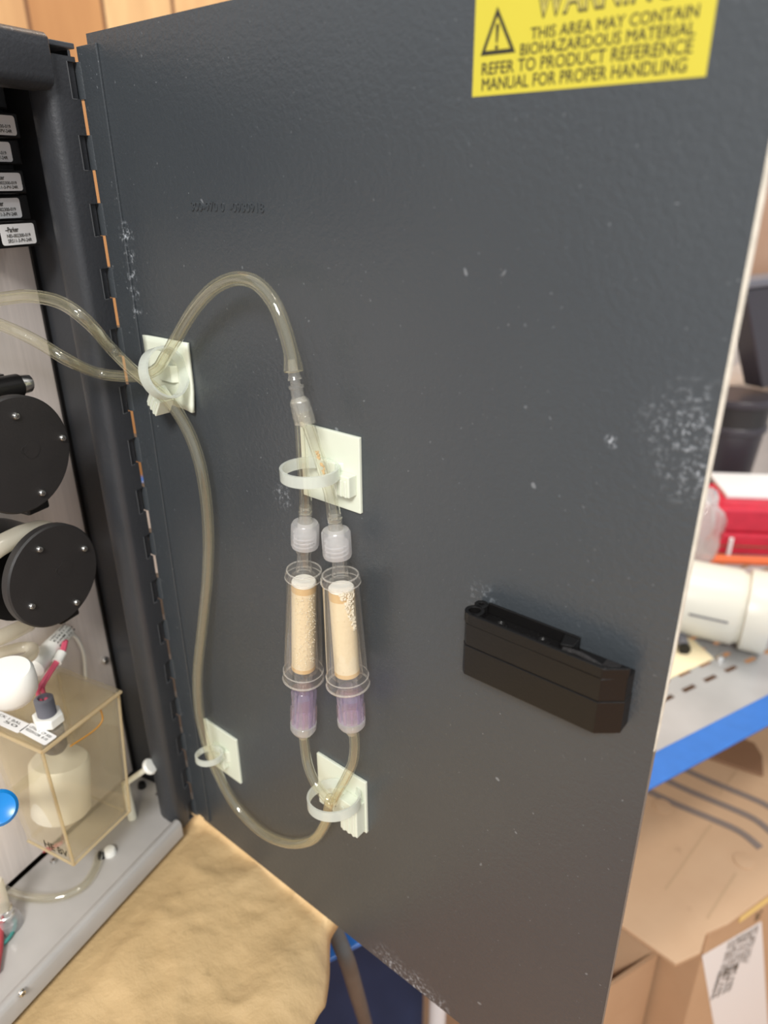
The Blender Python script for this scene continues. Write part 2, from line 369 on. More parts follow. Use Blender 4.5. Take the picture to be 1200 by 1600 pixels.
def glyphs(st, bold, space):
    k = (st, bold, space)
    if k in _gl: return _gl[k]
    cu = bpy.data.curves.new('lettering', 'FONT'); cu.body = st; cu.offset = bold; cu.space_character = space; cu.resolution_u = 3
    ob = bpy.data.objects.new('lettering', cu); COL.objects.link(ob)
    dg = bpy.context.evaluated_depsgraph_get(); me = ob.evaluated_get(dg).to_mesh()
    vs = [(v.co.x, v.co.y) for v in me.vertices]; fs = [tuple(p.vertices) for p in me.polygons]
    ob.evaluated_get(dg).to_mesh_clear(); bpy.data.objects.remove(ob); bpy.data.curves.remove(cu)
    x0 = min(v[0] for v in vs); x1 = max(v[0] for v in vs); y1 = max(v[1] for v in vs); y0 = min(0.0, min(v[1] for v in vs)) * 0
    _gl[k] = ([((x - x0) / (x1 - x0), (y - y0) / (y1 - y0)) for x, y in vs], fs); return _gl[k]
def spline(pts, n=8):
    pts = [V(p) for p in pts]; q = [pts[0] * 2 - pts[1]] + pts + [pts[-1] * 2 - pts[-2]]; out = []
    for i in range(1, len(q) - 2):
        p0, p1, p2, p3 = q[i - 1:i + 3]
        for k in range(n):
            t = k / n; out.append(0.5 * ((2 * p1) + (p2 - p0) * t + (2 * p0 - 5 * p1 + 4 * p2 - p3) * t * t + (3 * p1 - p0 - 3 * p2 + p3) * t ** 3))
    out.append(pts[-1]); return out
def tag(o, label, cat, group=None, kind=None):
    o['label'] = label; o['category'] = cat
    if group: o['group'] = group
    if kind: o['kind'] = kind
    return o
def thing(name, loc, label, cat, group=None):
    o = bpy.data.objects.new(name, None); COL.objects.link(o); o.location = loc; o.empty_display_size = 0.01
    return tag(o, label, cat, group)
def struct(name, mb, m):
    o = mb.build(name, m); o['kind'] = 'structure'; return o
def sub(o, label): o['label'] = label; return o

# ------------------------------------------------------------------ the setting
FL = -0.8
struct('floor', MB().box(V((-2.6, -2.2, FL - .05)), V((5.4, 0, 0)), V((0, 5.4, 0)), V((0, 0, .05))), M['concrete'])
struct('wall_back', MB().box(RP(-2.0, 1.15, FL), R1 * 6.5, R2 * .03, Z * 3.0), M['wood'])

# ------------------------------------------------------------------ cabinet
cab = thing('instrument_cabinet', CP(0.15, 0.1, -0.002), 'dark slate metal instrument cabinet standing on brown paper with its door swung open', 'cabinet')
# right side: front post (rolled flange), side wall, rail, back plate, tray
SU = -0.005
post = MB()
pr = [(.0045, .0), (.0140, .0), (.0156, .0006), (.0168, .002), (.0174, .004), (.0174, .0062), (.0166, .0088), (.0150, .011), (.0128, .0125), (-.002, .0125), (-.002, .0008), (.0045, .0008)]
pr = [(-.003, .0), (.0140, .0), (.0158, .0006), (.0172, .002), (.0182, .0045), (.0186, .008), (.0180, .012), (.0165, .0155), (.014, .018), (-.003, .018)]
# the flange is notched behind every door knuckle, so it is built in lifts
KZ = []
z0 = .4406
pitch = [.4406, .4126, .3847, .3564, .3281, .2995, .2712, .2428, .2150, .1861, .1575, .1290, .1005, .0720, .0435, .0150]
KZ = [(z, z - .0139) for z in pitch]
PC = [(.0140, .0), (.0158, .0006), (.0172, .002), (.0182, .0045), (.0186, .008), (.0180, .012), (.0165, .0155), (.014, .018)]
def post_lift(za, zb, slot):
    q = ([(.0026, .018), (.0026, .0016), (.0072, .0016), (.0072, 0)] if slot else [(.0026, .018), (.0026, 0)]) + PC
    post.prism([CP(a, b, zb) for a, b in q], Z * (za - zb))
    if slot:
        post.box(CP(.0072, -.00012, zb), U * .0004, W * .0003, Z * (za - zb), 1); post.box(CP(.0050, -.00012, zb - .0003), U * .0024, W * .0003, Z * .0003, 1)
cuts = [(.4425, None)]
top = .4425
for za, zb in KZ:
    if top > za: post_lift(top, za, False)
    post_lift(za, zb, True); top = zb
post_lift(top, 0.0, False)
po = post.build('front_post', [M['frame'], M['slotedge']], cab, smooth=True)
sw = MB().box(CP(SU, .012, 0.0), U * -.0015, W * .30, Z * .447)
sw.build('side_wall', M['inner'], cab)
bp = MB().box(CP(SU, .0590, .011), U * .40, W * .002, Z * .43)
bp.build('back_plate', M['plate'], cab)
MB().box(CP(SU, .31, 0), U * .42, W * .0015, Z * .447).build('rear_wall', M['inner'], cab)
MB().box(CP(.415, 0, 0), U * .0015, W * .311, Z * .447).build('side_wall', M['inner'], cab)
# black seam strip between plate and side wall
MB().box(CP(SU + .0003, .0572, .012), U * .0022, W * .0016, Z * .43).build('seam_gasket', M['black'], cab)
# top fascia, rounded, and the roof behind it
fs = [(0, .4335), (0, .4475), (.0018, .4492), (.005, .4498), (.014, .4498), (.014, .4290), (.004, .4290), (.0012, .4306)]
MB().prism([CP(.0180, a - .0035, b) for a, b in fs], U * .40).build('top_rail', M['frame'], cab, smooth=True, bevel=.0006)
MB().box(CP(-.002, .004, .4462), U * .03, W * .012, Z * .0022).build('top_flange', M['frame'], cab, bevel=.0004)
MB().box(CP(.0, .010, .4425), U * .02, W * .01, Z * .0015).build('top_flange', M['bare'], cab, bevel=.0004)
MB().box(CP(SU, .0105, .4470), U * .42, W * .30, Z * .0015).build('roof', M['frame'], cab)
# drip tray with rounded rim and a corner notched round the post
TZ = .0105
def tray_top(u, d):
    return TZ
tp = [(.0176, .0), (.0176, .0065), (.0130, .0095), (SU + .001, .022), (SU + .001, .0585), (.40, .0585), (.40, .0)]
tray = MB()
n = len(tp)
rim = [CP(u, d, .0105) for u, d in tp]
tray.prism([CP(u, d, -.0015) for u, d in tp], Z * .0100)
tray.build('drip_tray', M['tray'], cab, bevel=.002, bseg=3)
rimo = MB(); rp = [(0.0, -.0015), (0, .009), (.0012, .0112), (.0032, .0120), (.0056, .0112), (.0072, .0086), (.0074, -.0015)]
rimo.prism([CP(.0172, d - .0035, z) for d, z in rp], U * .38)
rimo.build('tray_rim', M['tray'], cab, smooth=True, bevel=.0007)
def screw(mb, c, n, r, mi=0):
    mb.lathe(c, n, [(r, 0), (r, r * .35), (r * .75, r * .75), (r * .3, r * .85)], 16, mi)
    t = V(n).orthogonal().normalized(); b = V(n).cross(t)
    for e, g in ((t, b), (b, t)): mb.box(V(c) + V(n) * r * .8 - e * r * .5 - g * r * .1, e * r, g * r * .2, V(n) * r * .12, 1)
def screw_at(p, n, r, parent, label=None):
    mb = MB(); screw(mb, p, n, r); o = mb.build('screw', [M['steel'], M['hole']], parent, smooth=True)
    if label: sub(o, label)
screw_at(on_cab(33, 1551, -.0037), -W, .0021, cab, 'bright screw in the front of the tray rim')
screw_at(on_cab(163, 1032, .0588), -W, .0028, cab, 'bright pan head screw on the bare back plate')
screw_at(on_z(247, 1243, .0088), Z, .0020, cab)
screw_at(on_z(84, 1346, .0088), Z, .0022, cab)

# door: one slab with its fittings as sub-parts
DW, DH = .2835, .4505
dm = MB(); T = .0016
dm.box(DP(.0078, 0, 0), X * (DW - .0078), Y * T, Z * DH)
door = dm.build('door', M['paint'], cab)
sub(door, 'open slate grey door seen from its inner face, scuffed along the free edge')
we = MB(); lv = [(0, .00022), (.22, .00030), (.275, .0006), (.34, .0009), (DH, .0010)]
for (za, wa), (zb, wb) in zip(lv, lv[1:]):
    we.hexa([DP(DW, za, .0003), DP(DW + wa, za, .0003), DP(DW + wa, za, -T), DP(DW, za, -T)], [DP(DW, zb, .0003), DP(DW + wb, zb, .0003), DP(DW + wb, zb, -T), DP(DW, zb, -T)], 1 if zb < .26 else 0)
we.build('worn_edge', [M['bare'], M['edge']], door)
MB().box(DP(.0003, .0035, .0011), X * .0154, Y * .0011, Z * (DH - .0075)).build('hinge_leaf', M['paint'], door, bevel=.0003)
kn0 = MB(); kz = KZ[0]
def knuckle_mesh():
    mb = MB(); q = []
    for k in range(14):
        a = 2 * math.pi * k / 14; q.append(V((-.0014 + .0044 * math.cos(a), .0002 + .0022 * math.sin(a), 0)))
    mb.prism(q, Z * .0141); return mb
k0 = None
for za, zb in KZ:
    if k0 is None:
        k0 = knuckle_mesh().build('hinge_knuckle', M['paint'], door, smooth=True); k0.location = V((0, 0, zb)); first = k0
    else:
        c = k0.copy(); COL.objects.link(c); c.parent = door; c.location = V((0, 0, zb))
# warning label, yellow, printed
lx0, lx1, lz0, lz1 = .2021, .2668, .4147, .4510 + .002
lz1 = .4490
def lab_text(mb, st, x0, x1, z, h, mi=1, bold=0.0, lift=.00012):
    mb.text(st, DP(x0, z, lift), X, Z, x1 - x0, h, mi, bold)
lb = MB().box(DP(lx0, lz0, .0001), X * (lx1 - lx0), Y * .0001, Z * (lz1 - lz0))
def P(px, py): q = on_door(px, py); return q.x, q.z
TX = [("MANUAL FOR PROPER HANDLING", (753, 142), (1072, 110), (753, 123)), ("REFER TO PRODUCT REFERENCE", (753, 118), (1081, 84), (753, 99)),
      ("BIOHAZARDOUS MATERIAL", (813, 87), (1086, 54), (813, 69)), ("THIS AREA MAY CONTAIN", (829, 62), (1091, 28), (829, 44))]
for st, a, b, c in TX:
    xa, za = P(*a); xb, zb = P(*b); _, zc = P(*c)
    hh = max(.0026, zc - za)
    for dx, dz, lf in ((-.00007, 0, .00012), (.00007, 0, .00013), (0, .00006, .00014), (0, -.00006, .00015)): lab_text(lb, st, xa + dx, xb + dx, za + dz, hh, 1, 0, lf)
xa, za = P(836, 28); xb, zb = P(1055, 2)
lab_text(lb, 'WARNING', xa, xb, za, .0072, 1, .03); lab_text(lb, 'WARNING', xa + .0005, xb - .0005, za + .0003, .0066, 2, -.008, .0002)
t0, t1, t2 = P(751, 88), P(806, 82), P(778, 10)
def tri(s, mi, lift):
    cx = (t0[0] + t1[0] + t2[0]) / 3; cz = (t0[1] + t1[1] + t2[1]) / 3
    lb.add([DP(cx + (q[0] - cx) * s, cz + (q[1] - cz) * s, lift) for q in (t0, t1, t2)], [(0, 1, 2)], mi)
tri(1.0, 1, .00014); tri(.70, 0, .00020)
xm = (t0[0] + t1[0]) / 2 + .0001; zb_ = t0[1]
xb_, zb0 = P(777, 67); _, zb1 = P(776, 38); _, zd = P(777, 74)
lb.add([DP(xb_ - .00030, zb0, .00028), DP(xb_ + .00030, zb0, .00028), DP(xb_ + .00055, zb1, .00028), DP(xb_ - .00055, zb1, .00028)], [(0, 1, 2, 3)], 1)
lb.add([DP(xb_ + .00055 * math.cos(k * math.pi / 4), zd + .00055 * math.sin(k * math.pi / 4), .00028) for k in range(8)], [tuple(range(8))], 1)
sub(lb.build('warning_label', [M['yellow'], M['ink'], M['greyink']], door, weld=False), 'yellow printed hazard label')
# raised part number pressed into the sheet
sn = MB(); xa, za = P(300, 329); xb, _ = P(413, 328)
vs, fcs = glyphs('300-970 0  -0930918', .004, 1.05)
sn.add([DP(xa + (xb - xa) * x, za + .0034 * y, .00022) for x, y in vs], fcs)
sub(sn.build('stamped_number', M['paint'], door, weld=False, solidify=.0004), 'faint raised number stamped in the door skin')
# latch
lt = MB(); hx0, hx1, hx2 = .2135, .2668, .2736; zb, zt = .2262, .2524; H = .0118
body = [(hx0, .0), (hx0, .0095), (hx0 + .0022, H), (hx1, H), (hx2, .0062), (hx2, .0)]
zt2 = zt - .0042
lt.prism([DP(x, zb, h) for x, h in body], Z * (.2392 - zb - .00015))
lt.prism([DP(x, .2392, h) for x, h in [(hx0 + .0002, .0), (hx0 + .0002, .0095), (hx0 + .0023, H - .0002), (hx1, H - .0002), (hx2 - .0002, .0062), (hx2 - .0002, .0)]], Z * (zt2 - .2392))
# upper rim: front wall, rear wall (stops short), left boss
lt.prism([DP(x, zt2, h) for x, h in [(hx0 + .004, H - .0016), (hx0 + .0025, H - .0002), (hx1, H - .0002), (hx1 + .001, H - .0016)]], Z * (zt - zt2))
lt.prism([DP(x, zt2, h) for x, h in [(hx0 + .0045, .0), (hx0 + .0045, .0009), (.2540, .0009), (.2540, 0)]], Z * (zt - zt2 + .0002))
lt.prism([DP(x, zt2, h) for x, h in [(hx1, H - .0018), (hx1, H - .0002), (hx2 - .0002, .0062), (hx2 - .0002, .0050)]], Z * (zt - zt2 - .0004))
lt.prism([DP(x, zt2, h) for x, h in [(.2485, .0009), (.2500, .0075), (.2540, .0060), (.2540, .0009)]], Z * (zt - zt2 - .0002))
for cx, ch, r0, r1 in ((hx0 + .0030, .0078, .0036, .0022), (hx0 + .0026, .0026, .0026, .0010)):
    lt.lathe(DP(cx, zt2, ch), Z, [(r0, 0), (r0, zt - zt2), (r1, zt - zt2), (r1, .0004)], 20)
for cx, ch, r in ((.2262, .0056, .0026), (.2425, .0052, .0024)):
    lt.lathe(DP(cx, zt2 - .0002, ch), Z, [(r, 0), (r, .0009), (r * .7, .0012), (r * .6, .0004)], 18)
for k in range(26):
    x = .222 + random.random() * .026; h = .002 + random.random() * .008
    lt.box(DP(x, zt2, h), X * .0007, Y * .0006, Z * .0005)
latch = lt.build('door_latch', M['black'], door, bevel=.0003); sub(latch, 'black plastic slide latch block near the free edge')
ar = MB().tube(spline([DP(.2510, zt2 + .0022, .0072), DP(.2565, zt2 + .0024, .0066), DP(.2620, zt2 + .0015, .0066), DP(.2655, zt2 + .0012, .0074)], 5), .0009, 8)
ar.box(DP(.2648, zt2, .0068), X * .0050, Y * .0035, Z * .0022)
ar.build('latch_spring', M['blackrough'], door, smooth=True)

# ------------------------------------------------------------------ stick-on tie mounts on the door
def mount_plate(x0, x1, z0, z1, parent, bent=False):
    mb = MB(); t = .0016
    if bent:   # old pad curling away from the paint at the left and lower right
        def fn(s, r):
            x = x0 + (x1 - x0) * s; z = z0 + (z1 - z0) * r
            h = .0004 + .0016 * max(0, (.35 - s)) + .0045 * max(0, s - .75) * max(0, .35 - r) * 4
            return DP(x, z - .001 * s * (1 - r), h)
        mb.grid(fn, 10, 10)
        o = mb.build('base_plate', M['nylon'], parent, smooth=True, solidify=.0016); o.modifiers[0].offset = 1
    else:
        mb.box(DP(x0, z0, t), X * (x1 - x0), Y * t, Z * (z1 - z0)); o = mb.build('base_plate', M['nylon'], parent, bevel=.0003)
    return o
def tie_mount(name_lab, x0, x1, z0, z1, ring_c, axis, r, wid, head, bent=False, ref=None, grooves=True, tail=None, sq=1.0):
    cx, cz = (x0 + x1) / 2, (z0 + z1) / 2
    t = thing('cable_tie_mount', DP(cx, z0, 0), name_lab, 'cable clip', 'white tie mounts stuck on the door')
    mount_plate(x0, x1, z0, z1, t, bent)
    sd = MB()     # raised saddle with its slot walls
    sd.prism([DP(cx - .008, cz - .004, .0014), DP(cx - .005, cz - .004, .0042), DP(cx + .005, cz - .004, .0042), DP(cx + .008, cz - .004, .0014)], Z * .008)
    sd.build('saddle', M['nylon'], t, bevel=.0004)
    rg = MB().ring(ring_c, axis, r, wid, .0011, 48, ref=ref, sq=sq)
    if grooves:
        n_ = V(axis).normalized(); tt = (V(ref) - n_ * V(ref).dot(n_)).normalized() if ref else n_.orthogonal().normalized(); b_ = n_.cross(tt)
        for k in range(16):
            a = math.pi * .75 + k * .05 * math.pi
            d = tt * math.cos(a) + b_ * math.sin(a) * sq; tg = n_.cross(d)
            rg.box(V(ring_c) + d * (r - .0014) - n_ * wid * .4 - tg * .00025, n_ * wid * .8, tg * .0005, d * .0004)
    sub(rg.build('tie_strap', M['ring'], t, smooth=True), 'translucent nylon strap looped round the tubing')
    hd = MB(); o, a, b, c = head
    hd.box(o, a, b, c)
    g = a.normalized() * (a.length / 7)
    for k in (1, 3, 5): hd.box(o + g * k - b.normalized() * .0005, g, b.normalized() * .0006, c * .8)
    hd.build('tie_head', M['nylon'], t, bevel=.0004)
    return t
# beside the Y fitting
tie_mount('square white tie mount just above the two filters, strap round both branch tubes', .1250, .1573, .2712, .3034,
          on_door(484, 738, .0135) + V((.0, 0, .0)), Z, .0118, .0046, (DP(.1470, .2790, .0062), X * .0085, Y * .0046, Z * .0088), ref=-X)
# by the hinge, two tubes
q = on_door(257, 583, .013)
tie_mount('yellowed white tie mount beside the hinge holding two crossing tubes', .0215, .0550, .2958, .3272,
          q, V((.95, .12, .30)), .0118, .0056, (on_door(229, 628, .0125), V((.0105, -.003, -.0045)), Y * .008, V((.005, 0, .0075))), bent=True, ref=Y)
# low by the hinge
tie_mount('small white tie mount low beside the hinge with a single tube in its ring', .0262, .0562, .0635, .0972,
          on_door(327, 1181, .0125), V((-.1, .1, 1)), .0082, .0034, (DP(.0395, .0715, .0052), X * .0070, Y * .0040, Z * .0070), ref=X, grooves=False)
# at the bottom centre
tie_mount('white tie mount below the filters where the three tubes meet', .1235, .1565, .0935, .1272,
          on_door(522, 1249, .0130), V((-.12, .1, 1)), .0132, .0050, (DP(.1445, .0950, .0078), X * .0112, Y * .0062, Z * .0195), ref=X, grooves=False)

# ------------------------------------------------------------------ tubing on the door
def seq(lst): return [on_door(x, y, h) for x, y, h in lst]
tubeA = [on_cab(-150, 455, .0570), on_cab(-85, 468, .046), on_cab(-30, 472, .022), on_cab(10, 466, .010), on_cab(50, 463, -.004), on_cab(95, 473, -.018), on_cab(135, 501, -.028)]
tubeA += seq([(172, 543, .020), (207, 578, .0185), (240, 606, .0185), (270, 634, .014), (298, 682, .010), (316, 742, .008), (325, 820, .0072), (324, 900, .0075), (316, 980, .009), (309, 1050, .011), (311, 1110, .0125), (323, 1163, .0125), (340, 1208, .0105), (368, 1258, .008), (408, 1299, .0075), (450, 1317, .008), (488, 1312, .010), (508, 1287, .013), (514, 1262, .015), (517, 1248, .016)])
ta = MB().tube(spline(tubeA, 8), .00285, 16, inner=.0017)
tag(ta.build('long_tube', M['tube'], smooth='all'), 'long yellowed tube hanging from the hinge clip in a deep curve to the lowest clip', 'tube')
tubeB = [on_cab(-150, 550, .0570), on_cab(-85, 512, .046), on_cab(-30, 500, .024), on_cab(12, 512, .012), on_cab(60, 535, .0), on_cab(105, 562, -.012)]
tubeB += [on_door(150, 582, .022), on_door(192, 588, .015), on_door(225, 586, .0105), on_door(246, 576, .0095)]
tubeB += seq([(258, 558, .011), (276, 528, .013), (302, 485, .014), (332, 452, .0145), (365, 436, .0145), (398, 441, .0145), (426, 470, .0145), (444, 512, .0145), (455, 552, .0145), (459, 580, .0145)])
sp = spline(tubeB, 8)
tb = MB().tube(sp, [.00275 if i < len(sp) - 10 else .00275 + .00012 * (i - len(sp) + 10) for i in range(len(sp))], 16, inner=.0016)
tag(tb.build('loop_tube', M['tube'], smooth='all'), 'clear tube arching in an upside down U from the hinge clip to the Y fitting', 'tube')
# Y fitting
yt = thing('tee_fitting', on_door(470, 640, .0145), 'clear barbed Y fitting joining the arching tube to two branches', 'fitting')
a, b = on_door(458, 578, .0145), on_door(467, 628, .0145)
ax = (b - a); L = ax.length
MB().lathe(a - ax.normalized() * .004, ax, [(.0013, 0), (.0019, .003), (.0022, .006), (.0028, .0075), (.0020, .0077), (.0020, .0095), (.0029, .0098), (.0029, .0108), (.0024, .0112), (.0024, L + .002), (.0030, L + .004)], 20).build('inlet_barb', M['barb'], yt, smooth=True)
ys = MB(); yl = spline(seq([(466, 622, .0145), (469, 640, .0145), (472, 662, .0145)]), 4); yr = spline(seq([(467, 622, .0150), (474, 642, .0150), (482, 664, .0150)]), 4)
ys.tube(yl, [.0026, .0034, .0036, .0034, .0036, .0033, .0034, .0031, .0030], 16); ys.tube(yr, [.0026, .0034, .0036, .0033, .0036, .0033, .0034, .0031, .0030], 16)
ys.build('branch_sleeve', M['barb'], yt, smooth=True)
bl = spline(seq([(469, 645, .0143), (471, 690, .0140), (474, 740, .0132), (477, 775, .0125), (477.5, 800, .0122)]), 6)
br = spline(seq([(475, 645, .0150), (490, 688, .0150), (506, 738, .0140), (517, 778, .0128), (523, 814, .0122)]), 6)
tag(MB().tube(bl, [.0024] * (len(bl) - 8) + [.0024 + .00008 * k for k in range(8)], 16, inner=.0014).build('branch_tube', M['tubeclean'], smooth='all'), 'straight short clear tube from the Y fitting to the left filter', 'tube', 'branch tubes above the filters')
tr_ = MB().tube(br, [.0024] * (len(br) - 8) + [.0024 + .00008 * k for k in range(8)], 16, inner=.0014)
trt = thing('branch_tube', br[-1], 'slanting short clear tube from the Y fitting to the right filter, grit inside', 'tube', 'branch tubes above the filters')
tr_.build('tube_wall', M['tubeclean'], trt, smooth='all')
gr = MB()
for k in range(40):
    i = random.uniform(8, 15); j = int(i); p = br[j].lerp(br[j + 1], i - j); w = random.random() * .0009; an = random.random() * 6.3
    gr.ball(p + X * w * math.cos(an) + Y * w * math.sin(an), .00028 + random.random() * .0003, seg=6, rings=4)
g_ = gr.build('grit', M['mediacap'], trt, smooth=True); g_['kind'] = 'stuff'
# filters
def filt(top, bot, media, side, label):
    ax = (bot - top); L = ax.length; e = ax.normalized()
    t = thing('inline_filter', bot, label, 'filter', 'pair of clear filter columns on the door')
    r0, r1 = .0082, .0094
    hs = MB()
    hs.lathe(top, e, [(.0032, .0008), (r0 - .0014, .0012), (r0 - .0004, .0016), (r0, .0026), (r0, .0046), (r0 - .0004, .0054), (r1 - .0005, L - .0064), (r1 - .0002, L - .0058), (r1, L - .0044), (r1, L - .0014), (r1 - .0006, L - .0004), (.0040, L),
                      (.0036, L - .0040), (r1 - .0026, L - .0062), (r0 - .0021, .0062), (r0 - .0026, .0046), (.0032, .0036)], 48, loop=True)
    e1 = e.orthogonal().normalized(); e2 = e.cross(e1)
    for rr_, hh_, tk_ in ((r0 - .0009, .0014, .0004), (r0 - .0001, .0048, .0003), (r1 - .0002, L - .0058, .0003), (r1 - .0001, L - .0014, .0005)):
        hs.tube([top + e * hh_ + (e1 * math.cos(k * math.pi / 24) + e2 * math.sin(k * math.pi / 24)) * rr_ for k in range(49)], tk_, 8, 1, cap=False)
    hs.build('housing', [M['acryl'], M['rimglint']], t, smooth=True)
    nk = MB().lathe(top, e, [(.0036, .0014), (.0034, .0), (.0031, -.0012), (.0030, -.0075), (.0036, -.0080), (.0036, -.0092), (.0029, -.0096), (.0029, -.0125), (.0018, -.0125), (.0018, .0014)], 24, loop=True)
    nk.build('inlet_neck', M['acryl'], t, smooth=True)
    MB().lathe(bot, e, [(.0042, -.001), (.0034, .0004), (.0030, .0022), (.0028, .0062), (.0016, .0062), (.0018, -.001)], 24, loop=True).build('outlet_neck', M['acryl'], t, smooth=True)
    mr = .0054
    MB().lathe(top, e, [(mr, .0098), (mr, L - .0092)], 36).build('media_column', M['media'] if side < 0 else M['media2'], t, smooth=True)
    MB().lathe(top, e, [(mr - .0004, .0068), (mr, .0073), (mr, .0080), (mr - .0003, .0082)], 36).build('frit', M['frit'], t, smooth=True)
    MB().lathe(top, e, [(mr + .0001, .0082), (mr + .0001, .0112 if side < 0 else .0120)], 36).build('top_band', M['mediacap'], t, smooth=True)
    MB().lathe(bot, e, [(mr + .0001, -.0092), (mr + .0001, -.0072)], 36).build('bottom_band', M['mediacap'], t, smooth=True)
    # loose white crystals between media and wall, on the right hand side
    cr = MB(); tocam = (EYE - top); tocam = (tocam - e * tocam.dot(e)).normalized(); rt = tocam.cross(e).normalized()
    if rt.dot(RX) < 0: rt = -rt
    for k in range(230 if side > 0 else 150):
        if side > 0:
            s = random.random() ** 1.3; h = .0072 + .0185 * s; lim = .95 * (1 - s) + .18
            an = .92 - random.random() * lim
        else:
            h = .012 + random.random() * (L - .024); an = random.uniform(.15, 1.15) if random.random() < .35 else random.uniform(-.6, 1.0)
        d = rt * math.sin(an) + tocam * math.cos(an)
        cr.ball(top + e * h + d * (mr + .0002 + random.random() * (.0007 if side > 0 else .0002)), .00022 + random.random() * (.00032 if side > 0 else .00014), seg=6, rings=4)
    c = cr.build('crystals', M['crystal'], t, smooth=True); c['kind'] = 'stuff'
    return t, e
HF = .0122
lt_, lb_ = on_door(475, 886, HF), on_door(474, 1061, HF)
rt_, rb_ = on_door(531.5, 893, HF), on_door(544, 1072, HF)
_, eL = filt(lt_, lb_, 0, -1, 'left of the two clear filter cylinders, its cream column speckled all over')
_, eR = filt(rt_, rb_, 0, 1, 'right of the two clear filter cylinders, smooth cream column with white crystals at its top')
def luer(top, bot, label, grp):
    ax = bot - top; L = ax.length; e = ax.normalized()
    t = thing('luer_connector', bot, label, 'connector', grp)
    c = MB().lathe(top, e, [(.0031, 0), (.0052, .0004), (.0059, .0014), (.0060, L - .0012), (.0056, L), (.0046, L), (.0044, L * .45), (.0033, L * .40)], 32, loop=True)
    for k in range(3):
        th = [top + e * (L * .42 + L * .16 * k + .0022 * j / 14) + (V(e.orthogonal()).normalized() * math.cos(j * .45) + e.cross(e.orthogonal().normalized()) * math.sin(j * .45)) * .0047 for j in range(15)]
        c.tube(th, .00035, 6)
    c.build('collar', M['luer'], t, smooth=True)
    MB().lathe(top, e, [(.0022, -.0072), (.0025, -.0066), (.0023, -.005), (.0029, -.0046), (.0027, -.0030), (.0030, -.0004), (.0030, .002), (.0024, L * .9)], 24, cap=False).build('hose_barb', M['barb'], t, smooth=True)
luer(on_door(477, 815, HF), on_door(476.5, 853, HF), 'frosted white luer collar on top of the left filter', 'white luer collars above the filters')
luer(on_door(524.5, 826, HF), on_door(527.5, 869, HF), 'frosted white luer collar on top of the right filter', 'white luer collars above the filters')
def purple(top, bot, label):
    ax = bot - top; L = ax.length; e = ax.normalized()
    t = thing('lilac_connector', bot, label, 'connector', 'lilac luer connectors below the filters')
    Lp = L * .78
    b = MB().lathe(top, e, [(.0034, .0), (.0052, .0003), (.0061, .0014), (.0061, Lp * .42), (.0058, Lp * .48), (.0058, Lp), (.0046, Lp), (.0044, .0030), (.0032, .0020)], 32, loop=True)
    o1 = e.orthogonal().normalized(); o2 = e.cross(o1)
    for k in range(12):
        an = k * math.pi / 6; d = o1 * math.cos(an) + o2 * math.sin(an); tg = e.cross(d)
        b.box(top + e * (Lp * .50) + d * .0057 - tg * .0005, e * (Lp * .46), tg * .001, d * .0006)
    sub(b.build('locking_sleeve', M['purple'], t, smooth=True), 'clear lilac ribbed sleeve')
    MB().lathe(top, e, [(.0020, .001), (.0030, Lp * .3), (.0034, Lp * .95)], 20, cap=False).build('inner_spigot', M['purple'], t, smooth=True)
    sub(MB().lathe(top, e, [(.0050, Lp * .98), (.0063, Lp * 1.02), (.0064, Lp * 1.16), (.0052, L), (.0034, L + .001)], 32).build('flange', M['luer'], t, smooth=True), 'frosted white flange')
    MB().lathe(top, e, [(.0030, L), (.0028, L + .0028), (.0022, L + .0040)], 20).build('hose_barb', M['barb'], t, smooth=True)
purple(on_door(475, 1075, HF), on_door(474, 1142, HF + .0006), 'lilac luer connector under the left filter')
purple(on_door(546.5, 1076, HF), on_door(549.5, 1135, HF + .0006), 'lilac luer connector under the right filter')
ll = spline(seq([(474, 1138, .0128), (476, 1165, .0133), (481, 1195, .0140), (493, 1224, .0148), (510, 1246, .0155), (518, 1254, .0150)]), 6)
lr = spline(seq([(551, 1134, .0128), (554, 1160, .0133), (552, 1188, .0138), (541, 1215, .0142), (527, 1240, .0140), (521, 1254, .0135)]), 6)
for pts, s in ((ll, 'left filter'), (lr, 'right filter')):
    tag(MB().tube(pts, .0024, 16, inner=.0014).build('outlet_tube', M['tube'], smooth='all'), 'short yellowish tube curving down from the %s to the lowest clip' % s, 'tube', 'outlet tubes below the filters')

